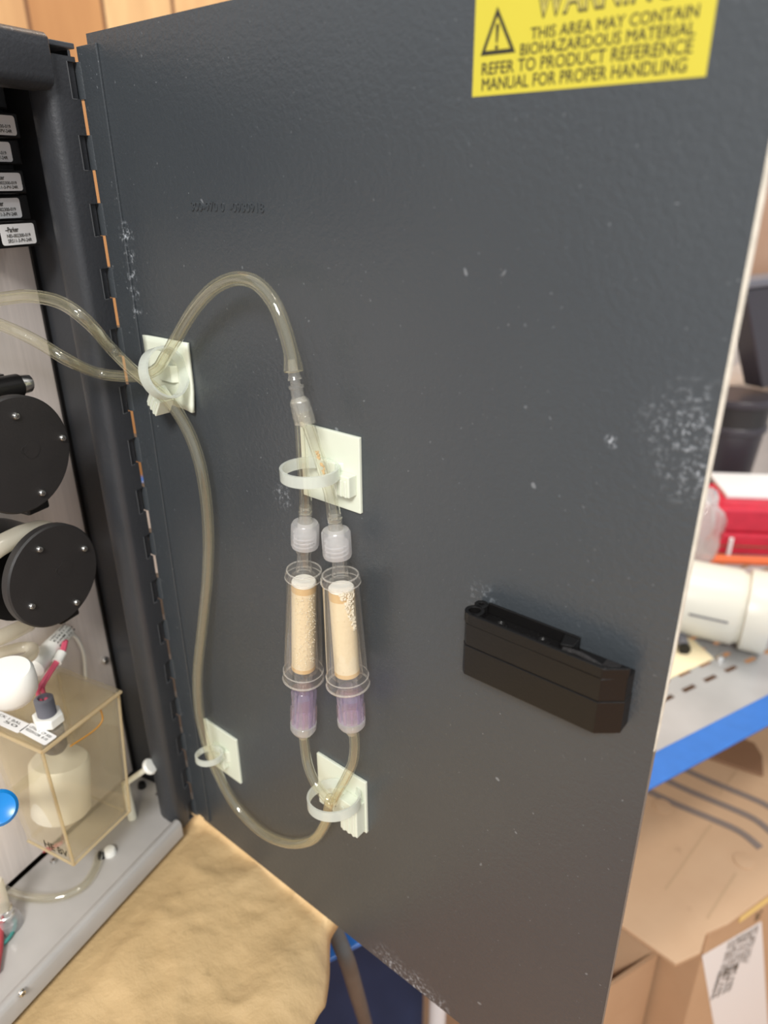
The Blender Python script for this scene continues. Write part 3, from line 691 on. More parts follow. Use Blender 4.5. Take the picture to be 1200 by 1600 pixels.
# ------------------------------------------------------------------ inside the cabinet: valves
def rrect(o, a, b, w, h, r, n=4):
    pts = []
    for cx, cy, s in ((w - r, r, -1), (w - r, h - r, 0), (r, h - r, 1), (r, r, 2)):
        for k in range(n + 1):
            an = s * math.pi / 2 + k * math.pi / 2 / n; pts.append(o + a * (cx + r * math.cos(an)) + b * (cy + r * math.sin(an)))
    return pts
VD = .034
rows = [((54, 348), (57, 380), VD), ((31, 309), (35, 340), VD + .004), ((33, 270), (36, 298), VD), ((16, 222), (21, 253), VD + .004), ((23, 181), (27, 212), VD)]
order = ['lowest', 'second lowest', 'middle', 'second highest', 'highest labelled']
LU = on_cab(3, 372, VD).dot(U) - on_cab(55.5, 364, VD).dot(U)
for i, (tr0, br0, d) in enumerate(rows):
    a = on_cab(*tr0, d); b = on_cab(*br0, d); ur = (a.dot(U) + b.dot(U)) / 2; zt_, zb2 = a.z, b.z; h = zt_ - zb2
    v = thing('valve', CP(ur + LU / 2, d + .012, zb2 - .001), '%s black valve of the column on the back plate, white printed label' % order[i], 'valve', 'column of labelled valves')
    MB().box(CP(ur - .0020 - (.003 if d > VD else 0), d + .0004, zb2 - .0012), U * (LU + .006), W * (.0588 - d - .0006), Z * (h + .0024)).build('body', M['black'], v, bevel=.0006)
    lm = MB(); lm.prism(rrect(CP(ur + LU, d + .0003, zb2), -U, Z, LU, h, .0012), W * .0002)
    for st, fz, fh, fa, fb, bo in (('\u2013Parker', .62, .24, .14, .52, .02), ('NEI-002300-019', .36, .17, .16, .84, .012), ('SRS11-3-PV-24R', .12, .17, .16, .86, .012)):
        lm.text(st, CP(ur + LU * (1 - fa), d + .0001, zb2 + h * fz), -U, Z, LU * (fb - fa), h * fh, 1, bo)
    sub(lm.build('label', [M['labelwhite'], M['ink']], v, weld=False), 'white printed label')
mb = MB(); a = on_cab(14, 172, VD + .004)
tag(mb.box(CP(a.dot(U), VD + .004, a.z), U * .035, W * .02, Z * .016).build('valve_cover', M['black'], bevel=.001), 'plain black cover above the column of labelled valves', 'cover')
MB().box(CP(-.0045, .0585 - .0004, .3665), U * .2, W * .0008, Z * .078).build('upper_panel', M['inner'], cab)

# pumps
def pump(cx, cy, d, r, label, screws):
    c = on_cab(cx, cy, d); u, _, z = to_cab(c)
    t = thing('peristaltic_pump', CP(u, .058, z - r), label, 'pump', 'black pump heads on the back plate')
    MB().lathe(CP(u + .004, .058, z - .001), -W, [(.019, 0), (.020, .004), (.022, .012), (.024, .018), (.024, .0585 - d - .0190)], 40).build('housing', M['black'], t, smooth=True)
    MB().lathe(CP(u, d + .005, z), -W, [(r - .0006, 0), (r, .0006), (r, .0042), (r - .0008, .005)], 64).build('cover', M['pump_face'], t, smooth=True)
    hub = MB().lathe(CP(u - .002, d, z + .002), -W, [(.0016, 0), (.0016, .0003), (.0011, .0003), (.0011, .0001)], 16)
    hub.lathe(CP(u - .006, d, z + .001), -W, [(.004, 0), (.004, .0002), (.0036, .0002)], 24)
    hub.build('hub', M['pump_face'], t, smooth=True)
    MB().box(CP(u - .012, d + .004, z - r - .004), U * .012, W * .012, Z * .012).build('bracket', M['black'], t, bevel=.001)
    for x, y in screws: screw_at(on_cab(x, y, d), -W, .0017, t)
pump(33, 712, .001, .0268, 'upper black pump head with round cover disc', [(24, 650), (97, 684), (65, 770)])
pump(87, 900, .001, .0258, 'lower black pump head with round cover disc', [(61, 858), (131, 857), (119, 941), (49, 947)])
def cabt(lst): return [on_cab(x, y, d) for x, y, d in lst]
def tubething(name, pts, r, m, label, cat='tube', inner=None, n=6, seg=14):
    return tag(MB().tube(spline(pts, n), r, seg, inner=inner).build(name, M[m], smooth='all'), label, cat)
tubething('pump_tube', cabt([(-40, 884, .016), (-8, 858, .0125), (20, 842, .0120), (45, 832, .0120), (68, 828, .0125), (90, 836, .014)]), .0048, 'milktube', 'thick milky tube squeezed between the two pump heads')
tubething('pump_tube', cabt([(-30, 655, .0125), (-8, 640, .0120), (14, 633, .0120), (36, 634, .0125), (55, 645, .014)]), .0042, 'milktube', 'milky tube end behind the top of the upper pump head')
sh = thing('pump_shaft', on_cab(20, 606, .058), 'black shaft with shiny metal end just above the upper pump', 'shaft')
MB().tube([on_cab(-20, 612, .030), on_cab(28, 603, .030)], .0058, 20).build('sleeve', M['black'], sh, smooth=True)
MB().tube([on_cab(26, 602, .030), on_cab(32, 601, .029), on_cab(44, 599, .029), on_cab(47, 599, .029)], [.0052, .0048, .0044, .0030], 16).build('metal_tip', M['steel'], sh, smooth=True)
MB().box(on_cab(10, 603, .052), U * .006, W * .0068, Z * .006).build('bracket', M['black'], sh)

# reservoir tank hung on the back plate
d0 = .010; dB = .0588
uL, uR, zT = .0885, .0355, .1268
uLb, uRb, zBt = .0874, .0440, .0400
tk = thing('reservoir_tank', CP(.063, .04, zBt), 'amber stained clear box tank hanging on the back plate', 'tank')
w = .0025
def wall(name, pts, ext, m='amber'): return MB().prism(pts, ext).build(name, M[m], tk)
wall('front_wall', [CP(uL, d0, zT - .003), CP(uR, d0, zT - .003), CP(uRb, d0, zBt), CP(uLb, d0, zBt)], W * w)
wall('left_wall', [CP(uL, d0 + w, zT - .003), CP(uL, dB - .001, zT - .003), CP(uLb, dB - .011, zBt + .004), CP(uLb, dB - .011, zBt), CP(uLb, d0 + w, zBt)], -U * w)
wall('right_wall', [CP(uR, d0 + w, zT - .003), CP(uR, dB - .001, zT - .003), CP(uRb, dB - .011, zBt), CP(uRb, d0 + w, zBt)], U * w)
wall('base', [CP(uLb - w, d0 + w, zBt), CP(uRb + w, d0 + w, zBt), CP(uRb + w, dB - .011, zBt), CP(uLb - w, dB - .011, zBt)], Z * w)
wall('back_wall', [CP(uL - w, dB - .0012, zT - .003), CP(uR + w, dB - .0012, zT - .003), CP(uRb + w, dB - .0125, zBt + w), CP(uLb - w, dB - .0125, zBt + w)], -W * w)
lid = MB().box(CP(uR - .0012, d0 - .0015, zT - .003), U * (uL - uR + .0024), W * (dB - d0 + .001), Z * .0030)
lid.build('lid', M['amber'], tk, bevel=.0008)
ed = MB()    # glue seams of the corners
for (ua, ub, dd, db) in ((uL, uLb, d0, d0), (uR, uRb, d0, d0)):
    ed.tube([CP(ua, dd, zT - .003), CP(ub, db, zBt)], .0009, 8)
ed.tube([CP(uR - .001, d0 - .0015, zT - .0015), CP(uL + .001, d0 - .0015, zT - .0015)], .0011, 8)
ed.tube([CP(uL + .001, d0 - .0015, zT - .0015), CP(uL + .001, dB, zT - .0015)], .0010, 8)
ed.tube([CP(uRb, d0, zBt), CP(uLb, d0, zBt)], .0008, 8); ed.tube([CP(uLb, d0, zBt), CP(uLb, dB - .011, zBt)], .0008, 8)
ed.build('corner_seams', M['amberedge'], tk, smooth=True)
st = MB().tube(spline([on_cab(157, 1108, d0 - .0003), on_cab(160, 1125, d0 - .0003), on_cab(146, 1142, d0 - .0003), on_cab(110, 1166, d0 - .0003)], 6), .0005, 6)
st.build('rust_streak', M['rust'], tk, smooth=True)
# float inside
fc = on_cab(93, 1190, .033); fb = on_cab(96, 1262, .033)
sub(MB().lathe(CP(fc.dot(U), .033, fc.z), (fb - fc), [(.004, -.004), (.0150, -.002), (.0165, .0), (.0165, (fb - fc).length), (.0155, (fb - fc).length + .0015), (.003, (fb - fc).length + .002)], 36).build('float', M['white'], tk, smooth=True), 'milky white cylindrical float inside')
# stickers on the lid, near edge
zl = zT + .0002
def sticker(p, q, wid, lines):
    a = on_z(*p, zl); b = on_z(*q, zl); ex = (b - a); L = ex.length; ex = ex / L; ey = Z.cross(ex)
    mb = MB().prism(rrect(a, ex, ey, L, wid, .0012), Z * .0002)
    for k, s in enumerate(lines): mb.text(s, a + ex * .002 + ey * (wid * (.62 - .30 * k)) + Z * .0003, ex, ey, L * .8, wid * .2, 1, .01)
    sub(mb.build('sticker', [M['labelwhite'], M['ink']], tk, weld=False), 'small white printed sticker on the lid')
sticker((-34, 1118), (28, 1146), .0078, ['MERCK 1 BAL', '0 - 50'])
sticker((29, 1143), (70, 1165), .0078, ['LEVEL 1  CP 500', 'RESERVOIR  8-10'])
wr = MB(); a = on_cab(70, 1322, d0 - .0001); b = on_cab(107, 1340, d0 - .0001)
wr.text('HE BV', CP(a.dot(U), d0 - .0002, a.z), (b - a).normalized(), Z, (b - a).length, .0050, 0, .02)
sub(wr.build('marker_writing', M['ink'], tk, weld=False), 'hand written black marker letters')
# level sensor through the lid
sc_ = on_z(77, 1128, zT); 
ls = thing('level_sensor', sc_, 'grey threaded sensor with white hex nut standing on the tank lid', 'sensor')
sub(MB().lathe(sc_, Z, [(.0080, .0), (.0082, .0005), (.0082, .0052), (.0076, .0058)], 6).build('hex_nut', M['white'], ls, bevel=.0004), 'white hexagonal nut')
gp = []
for k in range(11): gp += [(.0050, .0058 + k * .0010), (.0042, .0063 + k * .0010)]
MB().lathe(sc_, Z, gp + [(.0030, .0166), (.0028, .0120)], 24).build('threaded_top', M['greyth'], ls, smooth=True)
MB().lathe(sc_ - Z * .0032, -Z, [(.0064, 0), (.0064, .014), (.005, .016)], 28).build('sensor_body', M['greyth'], ls, smooth=True)
tp0 = sc_ + Z * .013
wirep = [tp0, on_cab(63, 1078, .032), on_cab(72, 1060, .032), on_cab(88, 1035, .034), on_cab(97, 1020, .036), on_cab(102, 1002, .040)]
for k, off in enumerate((-.0011, .0011)):
    MB().tube(spline([p + U * off * (1.6 - i * .2) for i, p in enumerate(wirep)], 6), .0012, 10).build('wire', M['pink'], ls, smooth='all')
MB().tube([wirep[3] - U * .0002, wirep[4]], .0028, 14).build('wire_marker', M['white'], ls, smooth=True)
tg = thing('wire_sleeve', on_cab(75, 1030, .045), 'white printed sleeve lying on the back plate behind the tank', 'sleeve')
a, b = on_cab(52, 1046, .040), on_cab(106, 985, .050)
MB().tube([a, a.lerp(b, .03), a.lerp(b, .5), a.lerp(b, .97), b], [.0040, .0058, .0058, .0046, .0022], 20).build('sleeve_body', M['white'], tg, smooth=True)
ptx = MB(); e = (b - a).normalized(); nn = (EYE - a); nn = (nn - e * nn.dot(e)).normalized(); sd_ = nn.cross(e)
for k, s in enumerate(('87-0192-4', 'AWM 2464', 'E3921-C', '105C 300V')):
    an = -.5 + .35 * k
    ptx.text(s, a + e * .018 + (nn * math.cos(an) + sd_ * math.sin(an)) * .0060, e, -(sd_ * math.cos(an) - nn * math.sin(an)) * -1, .016, .0012, 0, .01)
ptx.build('print', M['ink'], tg, weld=False)
tubething('thin_white_wire', cabt([(106, 986, .050), (118, 995, .052), (128, 1012, .054), (132, 1030, .0555), (134, 1060, .056)]), .0012, 'white', 'thin white wire curling down from the printed sleeve', 'wire')
# bulb, knob, hoses at the left
bu = on_cab(16, 1070, -.004)
cp_ = thing('plastic_cup', bu, 'rounded white plastic cup at the left in front of the tank lid', 'cup')
MB().lathe(bu, V((-.10, .05, -1)), [(.0070, -.0088), (.0102, -.0086), (.0114, -.0068), (.0117, -.001), (.0112, .004), (.0088, .0080), (.0050, .0102), (.0010, .0108)], 36).build('dome', M['white'], cp_, smooth=True)
MB().tube([bu, on_cab(14, 1062, .0585)], .0035, 16).build('stem', M['offwhite'], cp_, smooth=True)
tubething('stiff_hose', cabt([(-25, 1048, .020), (10, 1038, .022), (40, 1030, .026), (52, 1020, .032), (50, 1012, .040), (30, 1012, .046), (-10, 1022, .05)]), .0030, 'milktube', 'milky hose bent back on itself above the white cap')
tubething('stiff_hose', cabt([(-25, 1005, .040), (10, 992, .040), (45, 975, .046)]), .0042, 'milktube', 'milky hose slanting up behind the lower pump')
kb = on_cab(-2, 1262, -.010)
kn = thing('blue_knob', kb, 'bright blue round knob at the left edge below the tank lid', 'knob')
kx = (RX * .5 - RD * .2 - RF * .8).normalized()
MB().lathe(kb - kx * .003, kx, [(.0066, 0), (.0080, .0012), (.0082, .0045), (.0068, .0062), (.0055, .0056), (.0010, .0050)], 32).build('cap', M['blueknob'], kn, smooth=True)
MB().tube([kb - kx * .003, kb - kx * .010, on_cab(-4, 1258, .0585)], .0030, 20).build('stem', M['offwhite'], kn, smooth=True)
# white push pin like rod beside the tank
ra, rb2 = on_cab(196, 1224, .030), on_cab(232, 1199, .014)
rd = thing('plastic_plunger', on_z(200, 1226, .0088), 'white plastic plunger with round head beside the tank base', 'plunger')
MB().tube([ra, rb2], .0019, 14).build('rod', M['offwhite'], rd, smooth=True)
dd = (rb2 - ra).normalized()
MB().lathe(rb2, dd, [(.0030, -.001), (.0050, .0), (.0054, .0014), (.0044, .0028), (.001, .0031)], 28).build('head', M['white'], rd, smooth=True)
MB().lathe(CP(ra.dot(U), ra.dot(W), .0088), Z, [(.003, 0), (.0025, ra.z - .0085)], 16).build('foot', M['offwhite'], rd, smooth=True)
# loose things on the tray
zt3 = .0088
for (px_, py_, m_, r_, lab) in ((222, 1229, 'black', .0028, 'small black stud on the tray beside the plunger'), (159, 1339, 'black', .0024, 'black pin on the tray by the clear tube loop'), (172, 1333, 'white', .0040, 'white oval plug on the tray behind its rim')):
    p = on_z(px_, py_, zt3)
    tag(MB().lathe(p, Z, [(r_, -.0003), (r_, .0018), (r_ * .8, .0036), (r_ * .3, .0042)], 20).build('stud', M[m_], smooth=True), lab, 'stud')
ov = [(-20, 1378), (20, 1396), (60, 1404), (100, 1400), (130, 1384), (148, 1358), (155, 1332)]
tubething('loose_tube', [on_z(x, y, zt3 + .0030) for x, y in ov], .0027, 'tubeclean', 'clear tube lying in a wide curve on the tray under the tank', inner=.0017)
tubething('pinkish_tube', [on_z(x, y, zt3 + .002) for x, y in ((-20, 1312), (15, 1328), (45, 1332), (75, 1327), (98, 1316))], .0014, 'redwire', 'thin pinkish tube on the tray under the tank')
vc = on_z(14, 1446, zt3)
vt = thing('clear_valve', vc, 'small clear and metal fitting standing on the tray at the left edge', 'fitting')
MB().lathe(vc, Z, [(.0075, -.0003), (.0078, .002), (.0070, .006), (.0045, .0075)], 28).build('foot', M['luer'], vt, smooth=True)
MB().lathe(vc, Z, [(.0040, .0075), (.0046, .0080), (.0046, .0100), (.0040, .0105), (.0046, .0110), (.0046, .0140), (.0036, .0146)], 24).build('metal_band', M['steel'], vt, smooth=True)
MB().lathe(vc, Z, [(.0036, .0146), (.0038, .020), (.0042, .034), (.0036, .036)], 24).build('stem', M['milktube'], vt, smooth=True)
tubething('red_tube', [on_z(-1, 1400, .016), on_z(-1, 1440, .014), on_z(-2, 1480, .0120), on_z(-8, 1520, .0115)], .0024, 'redwire', 'red tube at the left edge running down over the tray')
tubething('teal_wire', [on_z(x, y, zt3 + .0016) for x, y in ((-10, 1482), (8, 1472), (20, 1456), (24, 1442), (20, 1432))], .0011, 'teal', 'thin teal wire looping on the tray at the left edge', 'wire')

# ------------------------------------------------------------------ bench, paper
TB = -.0105
bench = thing('bench_board', CP(.2, .15, -.1), 'wooden board carrying the cabinet, laid over the rack', 'board')
MB().box(CP(-.25, -.114, TB - .018), U * .85, W * .50, Z * .0178).build('board', M['board'], bench)
for u_, d_ in ((-.2, .32), (.40, .32), (.40, .0), (-.2, .22)):
    MB().box(CP(u_, d_, -.098), U * .04, W * .04, Z * (.098 + TB - .018)).build('block', M['board'], bench)
from mathutils import noise as mn
def paper(s, r):
    u = -.20 + .75 * s
    edge = -.122 - .017 * min(1, max(0, (u - .027) / .035)) - .012 * max(0, (u - .08) / .1) - .0007 * math.sin(u * 160)
    d = edge + (.012 - edge) * r
    k = math.sin(u * 95 + d * 40) * .5 + math.sin(u * 41 - d * 77 + 1.3) * .7
    rg = sum(a * (1 - abs(mn.noise(V((u * f + 3.1 * f, d * f, f)))) * 2.6) for a, f in ((.0019, 17), (.0012, 38), (.0005, 90)))
    fr_ = max(0, 1 - (d - edge) / max(.004, -.1165 - edge))
    vis = min(1, max(0, (-.005 - d) / .02))
    z = TB + .0025 + (.0010 * k + .0014 + max(0, rg + .001)) * vis
    z = min(z, -.0024)
    if fr_ > 0: z -= (.012 if u > -.05 else .004) * fr_ ** 2
    return CP(u, d, z)
pp = MB().grid(paper, 300, 56)
o = pp.build('brown_paper', M['kraft'], smooth='all', solidify=.0004)
tag(o, 'creased brown kraft paper spread under the cabinet and the open door', 'paper')

# ------------------------------------------------------------------ rack behind the door
rk = thing('storage_rack', RP(.2, .3, FL), 'blue beamed rack with galvanised slotted deck to the right of the door', 'rack')
BZ = -.1
MB().prism([RP(-.46, -.0255, BZ), RP(-.46, -.0255, BZ - .003), RP(-.46, -.012, BZ - .024), RP(-.46, .004, BZ - .024), RP(-.46, .004, BZ)], R1 * 1.45).build('beam', M['beam'], rk, bevel=.001)
dk = MB(); holes = []
# deck with real slots: rows of openings
da0, da1, db0, db1 = -.44, .97, .0, .95
aa = da0
rowsb = [.050 + .0205 * k for k in range(0, 20)]
def deck_strip(b0, b1): dk.box(RP(da0, b0, BZ - .003), R1 * (da1 - da0), R2 * (b1 - b0), Z * .002)
SL, SP, SWD = .019, .034, .0062
deck_strip(db0, rowsb[0])
for i, b in enumerate(rowsb):
    off = (i % 2) * SP / 2
    a = da0 - off
    while a < da1:
        x0 = max(a + SL, da0); x1 = min(a + SP, da1)
        if x1 > x0: dk.box(RP(x0, b, BZ - .003), R1 * (x1 - x0), R2 * SWD, Z * .002)
        a += SP
    nb = rowsb[i + 1] if i + 1 < len(rowsb) else db1
    deck_strip(b + SWD, nb)
sub(dk.build('deck', M['deck'], rk, weld=False), 'grey deck with rows of slots')
MB().box(RP(-.46, .95, BZ - .046), R1 * 1.45, R2 * .030, Z * .046).build('beam', M['beam'], rk, bevel=.003)
for a_ in (-.50, .96):
    for b_ in (0.0, .95): MB().box(RP(a_, b_, FL), R1 * .04, R2 * .03, Z * (.70 if a_ < 0 else 1.6)).build('upright', M['beam'], rk, bevel=.002)

DZ = BZ - .001
# ivory jar on its side
ja = on_z(1060, 985, DZ); 
def lying(px1, py1, px2, py2, r): 
    a = on_z(px1, py1, DZ + r); b = on_z(px2, py2, DZ + r); return a, b
a, b = lying(1040, 925, 1195, 958, .047)
jr = thing('plastic_jar', (a + b) / 2 - Z * .047, 'ivory plastic jar lying on the slotted deck', 'jar')
e = (b - a).normalized(); L = (b - a).length
MB().lathe(a - e * .06, e, [(.006, 0), (.040, .0), (.044, .004), (.044, L * .72 + .06), (.041, L * .76 + .06), (.0405, L * .80 + .06)], 40).build('body', M['jar'], jr, smooth=True)
MB().lathe(a - e * .06, e, [(.0440, L * .80 + .06), (.0468, L * .81 + .06), (.0470, L * 1.02 + .06), (.045, L * 1.05 + .06), (.01, L * 1.06 + .06)], 40).build('screw_cap', M['jar'], jr, smooth=True)
# dark seam line on the jar body
sd2 = (EYE - a); sd2 = (sd2 - e * sd2.dot(e)).normalized(); dn = e.cross(sd2); dn = dn if dn.z < 0 else -dn
an = .42; dr_ = sd2 * math.cos(an) + dn * math.sin(an)
MB().box(a + e * (L * .28) + dr_ * .0438, e * (L * .38), dn.cross(e).normalized() * .001, dn * .0022).build('mark', M['binblack'], jr)
# red binders
def rk_solid(name, b, quad, dep, m, label, cat, bevel=.002):
    q = [on_rack(x, y, b) for x, y in quad]
    return tag(MB().prism(q, R2 * dep).build(name, M[m], bevel=bevel), label, cat)
zz = on_z(1150, 868, DZ)
def deck_box(px_, py_, w_, dp, h_, rot, z=DZ):
    c = on_z(px_, py_, z); ex = R1 * math.cos(rot) + R2 * math.sin(rot); ey = Z.cross(ex); return c, ex * w_, ey * dp, Z * h_
c, ex, ey, ez = deck_box(1108, 866, .30, .10, .034, -.62)
rb1 = thing('binder', c, 'lower red binder lying on the deck behind the jar', 'binder', 'red binders')
MB().box(c, ex, ey, ez).build('cover', M['red'], rb1, bevel=.004)
MB().box(c + Z * .014 + ex * .02 - ey.normalized() * .0008, ex * .96, ey * .02, Z * .002).build('seam', M['carddark'], rb1)
tag(MB().box(c + Z * .0345 + ey * .04, ex, ey, Z * .036).build('binder', M['red'], bevel=.004), 'upper red binder with white papers on it', 'binder', 'red binders')
pz = c + Z * .071 + ey * .42 + ex * .08
tag(MB().box(pz, ex * .9, ey * .9, Z * .006).build('paper_stack', M['labelwhite'], bevel=.001), 'white papers lying on the red binders', 'paper')
tag(MB().box(c - ey.normalized() * .03 - ex * .1, ex * 1.2, ey.normalized() * .012, Z * .010).build('orange_bar', M['orange'], bevel=.003), 'orange bar lying in front of the red binders', 'bar')
tagp = c - ey.normalized() * .004 + ex * .08
tag(MB().tube([tagp - ey.normalized() * .002, tagp + Z * .03 - ey.normalized() * .002], .003, 10).build('white_peg', M['labelwhite'], smooth=True), 'small white peg standing against the red binder', 'peg')
# polythene bag
bc = on_z(1085, 905, DZ)
bg = MB()
def bagf(s, r):
    th = math.pi * r; ph = 2 * math.pi * s
    k = 1 + .12 * math.sin(5 * ph + 3 * th) + .08 * math.sin(9 * ph - 4 * th)
    return bc + R1 * (.055 * math.sin(th) * math.cos(ph) * k) + R2 * (.04 * math.sin(th) * math.sin(ph) * k + .03) + Z * (.062 + .060 * math.cos(th) * k)
bg.grid(bagf, 28, 16)
tag(bg.build('plastic_bag', M['bag'], smooth='all'), 'crumpled clear polythene bag beside the red binders', 'bag')
# small bits on the deck
q = [on_z(x, y, DZ + .0005) for x, y in ((1030, 1068), (1115, 1030), (1085, 1003), (1052, 985), (1020, 985))]
tag(MB().prism(q, Z * .0012).build('paper_scrap', M['cream']), 'cream paper scrap lying on the slotted deck', 'paper')
a, b = on_z(1060, 985, DZ + .009), on_z(1069, 1012, DZ + .008)
pl = thing('cable_plug', b - Z * .008, 'black tipped plug lying on the cream paper scrap', 'plug')
MB().tube([a, b], .0065, 16).build('barrel', M['greyth'], pl, smooth=True)
MB().tube([b, b + (b - a).normalized() * .004], .0068, 16).build('tip', M['black'], pl, smooth=True)
p = on_z(1125, 1031, DZ)
tag(MB().lathe(p, Z, [(.0055, 0), (.0055, .003), (.003, .0055)], 20).build('bolt_head', M['steel'], smooth=True), 'shiny bolt head on the deck at the tip of the paper scrap', 'bolt')
# black bins behind
bk0 = on_z(1122, 772, DZ)
bkt = thing('black_bucket', bk0, 'black banded bucket standing behind the polythene bag', 'bucket')
MB().lathe(bk0, Z, [(.036, 0), (.040, .01), (.050, .125), (.0505, .128)], 40).build('body', M['binblack'], bkt, smooth=True)
for zz_, r_ in ((.120, .0535), (.165, .0555)): MB().lathe(bk0 + Z * zz_, Z, [(r_ - .002, 0), (r_, .002), (r_, .010), (r_ - .002, .012)], 40).build('rim_band', M['binblack'], bkt, smooth=True)
MB().lathe(bk0 + Z * .128, Z, [(.0505, 0), (.0525, .040)], 40, cap=False).build('upper_wall', M['blackrough'], bkt, smooth=True)
c = on_z(1212, 788, DZ) + R1 * .13 + R2 * .12
DT = on_rack(1196, 612, (c - RO).dot(R2) - .06).z
def drum(s, r):
    th = 2 * math.pi * s; rr = .105 * (1 + .04 * math.sin(6 * th + 5 * r) + .025 * math.sin(11 * th)) * (1 - .06 * r)
    if r > .93: rr *= max(.05, (1 - r) / .07)
    return c + R1 * rr * math.cos(th) + R2 * rr * math.sin(th) + Z * (.002 + (DT - DZ - .004) * min(1, r / .93))
tag(MB().grid(drum, 48, 30).build('wrapped_drum', M['bagpale'], smooth='all'), 'pale plastic wrapped drum standing right of the black bucket', 'drum')
tt = thing('black_tote', V((c.x, c.y, DT)), 'black tapered tote with a pale rim at the right edge of the photo', 'tote')
bb_ = (c - RO).dot(R2) - .07
tq = [on_rack(1163, 452, bb_), on_rack(1290, 436, bb_), on_rack(1280, 590, bb_), on_rack(1192, 608, bb_)]
ctr = sum(tq, V()) / 4 + R2 * .06
MB().hexa(tq, [p + R2 * .035 for p in tq]).build('tote_wall', M['binblack'], tt, bevel=.003)
rq = [on_rack(1156, 440, bb_ - .004), on_rack(1296, 424, bb_ - .004), on_rack(1296, 436, bb_ - .004), on_rack(1157, 453, bb_ - .004)]
MB().prism(rq, R2 * .043).build('tote_rim', M['greyth'], tt, bevel=.002)
wbq = [on_rack(x, y, .72) for x, y in ((1095, 452), (1300, 420))]
wbq += [V((p.x, p.y, DZ + .002)) for p in reversed(wbq)]
tag(MB().prism(wbq, R2 * .05).build('polythene_bale', M['bagpale'], bevel=.012, bseg=4), 'pale polythene bale behind the black tote', 'bale')
tag(MB().prism([on_rack(x, y, .82) for x, y in ((1090, 250), (1340, 215), (1350, 470), (1100, 520))], R2 * .06).build('wrapped_bundle', M['tan'], bevel=.006), 'tan paper wrapped bundle behind the pale polythene bale', 'bundle')

# ------------------------------------------------------------------ cartons under the rack
LZ = FL + .03
CZ = -.2500
def csheet(px_, py_, lift=0.0): return on_z(px_, py_, CZ + lift)
c1 = thing('cardboard_box', RP(-.1, .08, LZ), 'open cardboard box left of the labelled carton, half hidden by the door', 'box')
BT = -.33; a0, a1, b0, b1 = -.105, .006, -.044, .22; th = .004
MB().box(RP(a0, b0, LZ), R1 * (a1 - a0), R2 * th, Z * (BT - LZ)).build('front_panel', M['card'], c1)
MB().box(RP(a0, b1 - th, LZ), R1 * (a1 - a0), R2 * th, Z * (BT - LZ)).build('back_panel', M['card'], c1)
for a_ in (a0, a1 - th): MB().box(RP(a_, b0 + th, LZ), R1 * th, R2 * (b1 - b0 - 2 * th), Z * (BT - LZ)).build('side_panel', M['card'], c1)
MB().box(RP(a0 + th, b0 + th, LZ), R1 * (a1 - a0 - 2 * th), R2 * (b1 - b0 - 2 * th), Z * .2).build('bottom_panel', M['carddark'], c1)
MB().prism([RP(a1 - th, b0 + th, BT), RP(a1 - th, b1 - th, BT), RP(a1 - .06, b1 - .02, BT - .035), RP(a1 - .06, b0 + .02, BT - .035)], Z * .003).build('side_flap', M['card'], c1)
# labelled carton
lc = thing('labelled_carton', RP(.16, 0, LZ), 'carton with a large white printed label at the lower right corner', 'carton')
fb_ = -.085
MB().box(RP(.012, fb_, LZ), R1 * .40, R2 * .27, Z * (CZ - .004 - LZ)).build('box_body', M['card'], lc, bevel=.002)
FB = fb_ - .0004
lm = MB().prism([on_rack(x, y, FB) for x, y in ((1097, 1494), (1190, 1440), (1206, 1700), (1136, 1720))], R2 * .0003)
FB2 = FB - .0003
LO = on_rack(1110, 1500, FB2)
rnd = random.Random(3)
for k in range(9):     # small print running down the face
    lm.text(rnd.choice(['SHIP TO 4471-20', 'LOT 20931 QTY 2', 'PO 88123-04 REV', 'DEPT 12 A 00417']), RP(.050 + .0058 * k, FB2 - RO.dot(R2) + RO.dot(R2), -.292 - .001 * k), -Z, R1, .052 + .003 * (k % 3), .0040, 1, .015)
for k in range(4):
    lm.text(rnd.choice(['HANDLE 02', 'CODE 7719', 'NET 4 KG']), RP(.047 + .0095 * k, FB2, -.335 - .003 * k), -Z, R1, .045, .0062, 1, .03)
lm.text('2 A', RP(.088, FB2, -.276), -Z, R1, .012, .010, 1, .03)
sub(lm.build('shipping_label', [M['labelwhite'], M['ink']], lc, weld=False), 'white label with rows of small print')
MB().box(RP(.058, fb_ - .0012, -.268), R1 * .3, R2 * .001, Z * .0115).build('tape', M['strap'], lc)
# flattened carton on top, printed with three dark bands
fc1 = thing('flattened_carton', csheet(1080, 1400), 'flattened brown carton with three dark printed bands lying under the blue beam', 'carton')
poly = [RP(-.10, -.036, CZ), RP(-.058, -.041, CZ), RP(-.044, -.092, CZ), RP(-.016, -.096, CZ), RP(.004, -.086, CZ), RP(.03, -.090, CZ), RP(.40, -.084, CZ), RP(.40, .16, CZ), RP(-.10, .16, CZ)]
MB().prism(poly, Z * .005).build('board', M['card'], fc1, bevel=.001)
st3 = MB()
for off in (0, 1, 2):
    ps = [csheet(x + 22 * off, y - 20 * off, .0052) for x, y in ((1000, 1230), (1060, 1258), (1125, 1285), (1160, 1302), (1188, 1325))]
    pl_ = spline(ps, 4)
    for p, q in zip(pl_, pl_[1:]):
        nn_ = Z.cross((q - p).normalized()) * .0045
        st3.prism([p - nn_, q - nn_, q + nn_, p + nn_], Z * .0003)
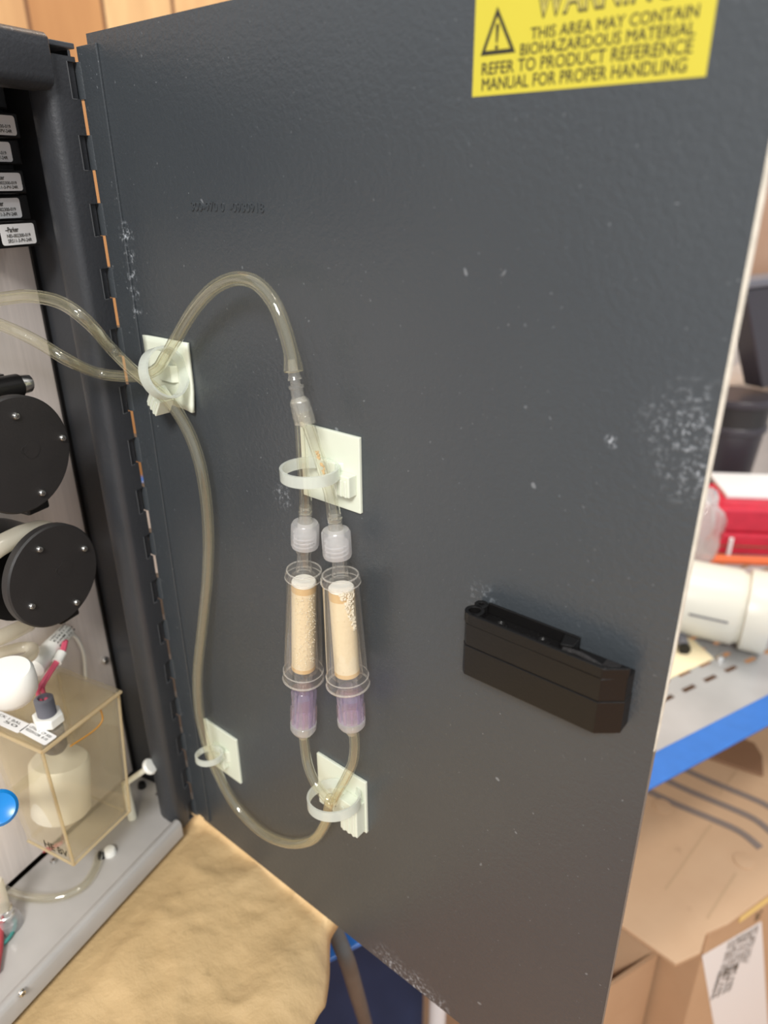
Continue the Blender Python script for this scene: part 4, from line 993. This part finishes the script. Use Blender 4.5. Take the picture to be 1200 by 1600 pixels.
sub(st3.build('printed_bands', M['stripe'], fc1, weld=False), 'dark grey printed bands')
cs = MB()
for (x0, y0), (x1, y1) in (((1112, 1288), (1040, 1390)), ((1150, 1365), (1105, 1435)), ((1150, 1205), (1125, 1240))):
    p, q = csheet(x0, y0, .0051), csheet(x1, y1, .0051); nn_ = Z.cross((q - p).normalized()) * .0012
    cs.prism([p - nn_, q - nn_, q + nn_, p + nn_], Z * .0003)
cs.build('crease_lines', M['crease'], fc1, weld=False)
for (x, y) in ((1035, 1260), (1162, 1345)):
    p = csheet(x, y, .005); MB().lathe(p, Z, [(.010, 0), (.010, .001), (.006, .0015)], 20).build('finger_tab', M['card'], fc1, smooth=True)
bq = [csheet(x, y, .0056) for x, y in ((1095, 1182), (1145, 1152), (1178, 1164), (1190, 1184), (1192, 1214), (1150, 1201))]  # thin dark slab drawn for the shade inside an opening of the carton
tag(MB().prism(bq, Z * .004).build('shaded_opening', M['carddark'], bevel=.001), 'dark brown patch with a rounded end, painted shade of an opening in the flattened carton', 'card')

# ------------------------------------------------------------------ below the bench edge
ns = MB()
def sheetn(s, r):
    p = V((-.75 + .80 * s, .12 + .75 * r, 0)); return V((p.x, p.y, FL + .012 + .010 * math.sin(p.x * 9 + p.y * 5) + .006 * math.sin(p.y * 17)))
tag(ns.grid(sheetn, 40, 40).build('navy_sheet', M['navy'], smooth='all', solidify=.003), 'dark navy plastic sheet on the floor below the bench', 'sheet')
cb = [on_door(505, 1405, -.03), on_z(514, 1436, -.055), on_z(523, 1462, -.066), on_z(538, 1500, -.085), on_z(553, 1550, -.15), on_z(568, 1600, -.28), on_z(585, 1660, -.5), on_z(600, 1700, -.76)]
tubething('power_cable', [p + X * .003 for p in cb], .0056, 'cable', 'dark grey cable hanging down past the blue beam', 'cable')
pa, pb2 = on_z(684, 1570, -.3), None
tag(MB().tube([V((pa.x, pa.y, FL + .01)), V((pa.x, pa.y, -.27))], .008, 16).build('pale_rod', M['post'], smooth=True), 'pale upright rod standing below the lower edge of the door', 'rod')
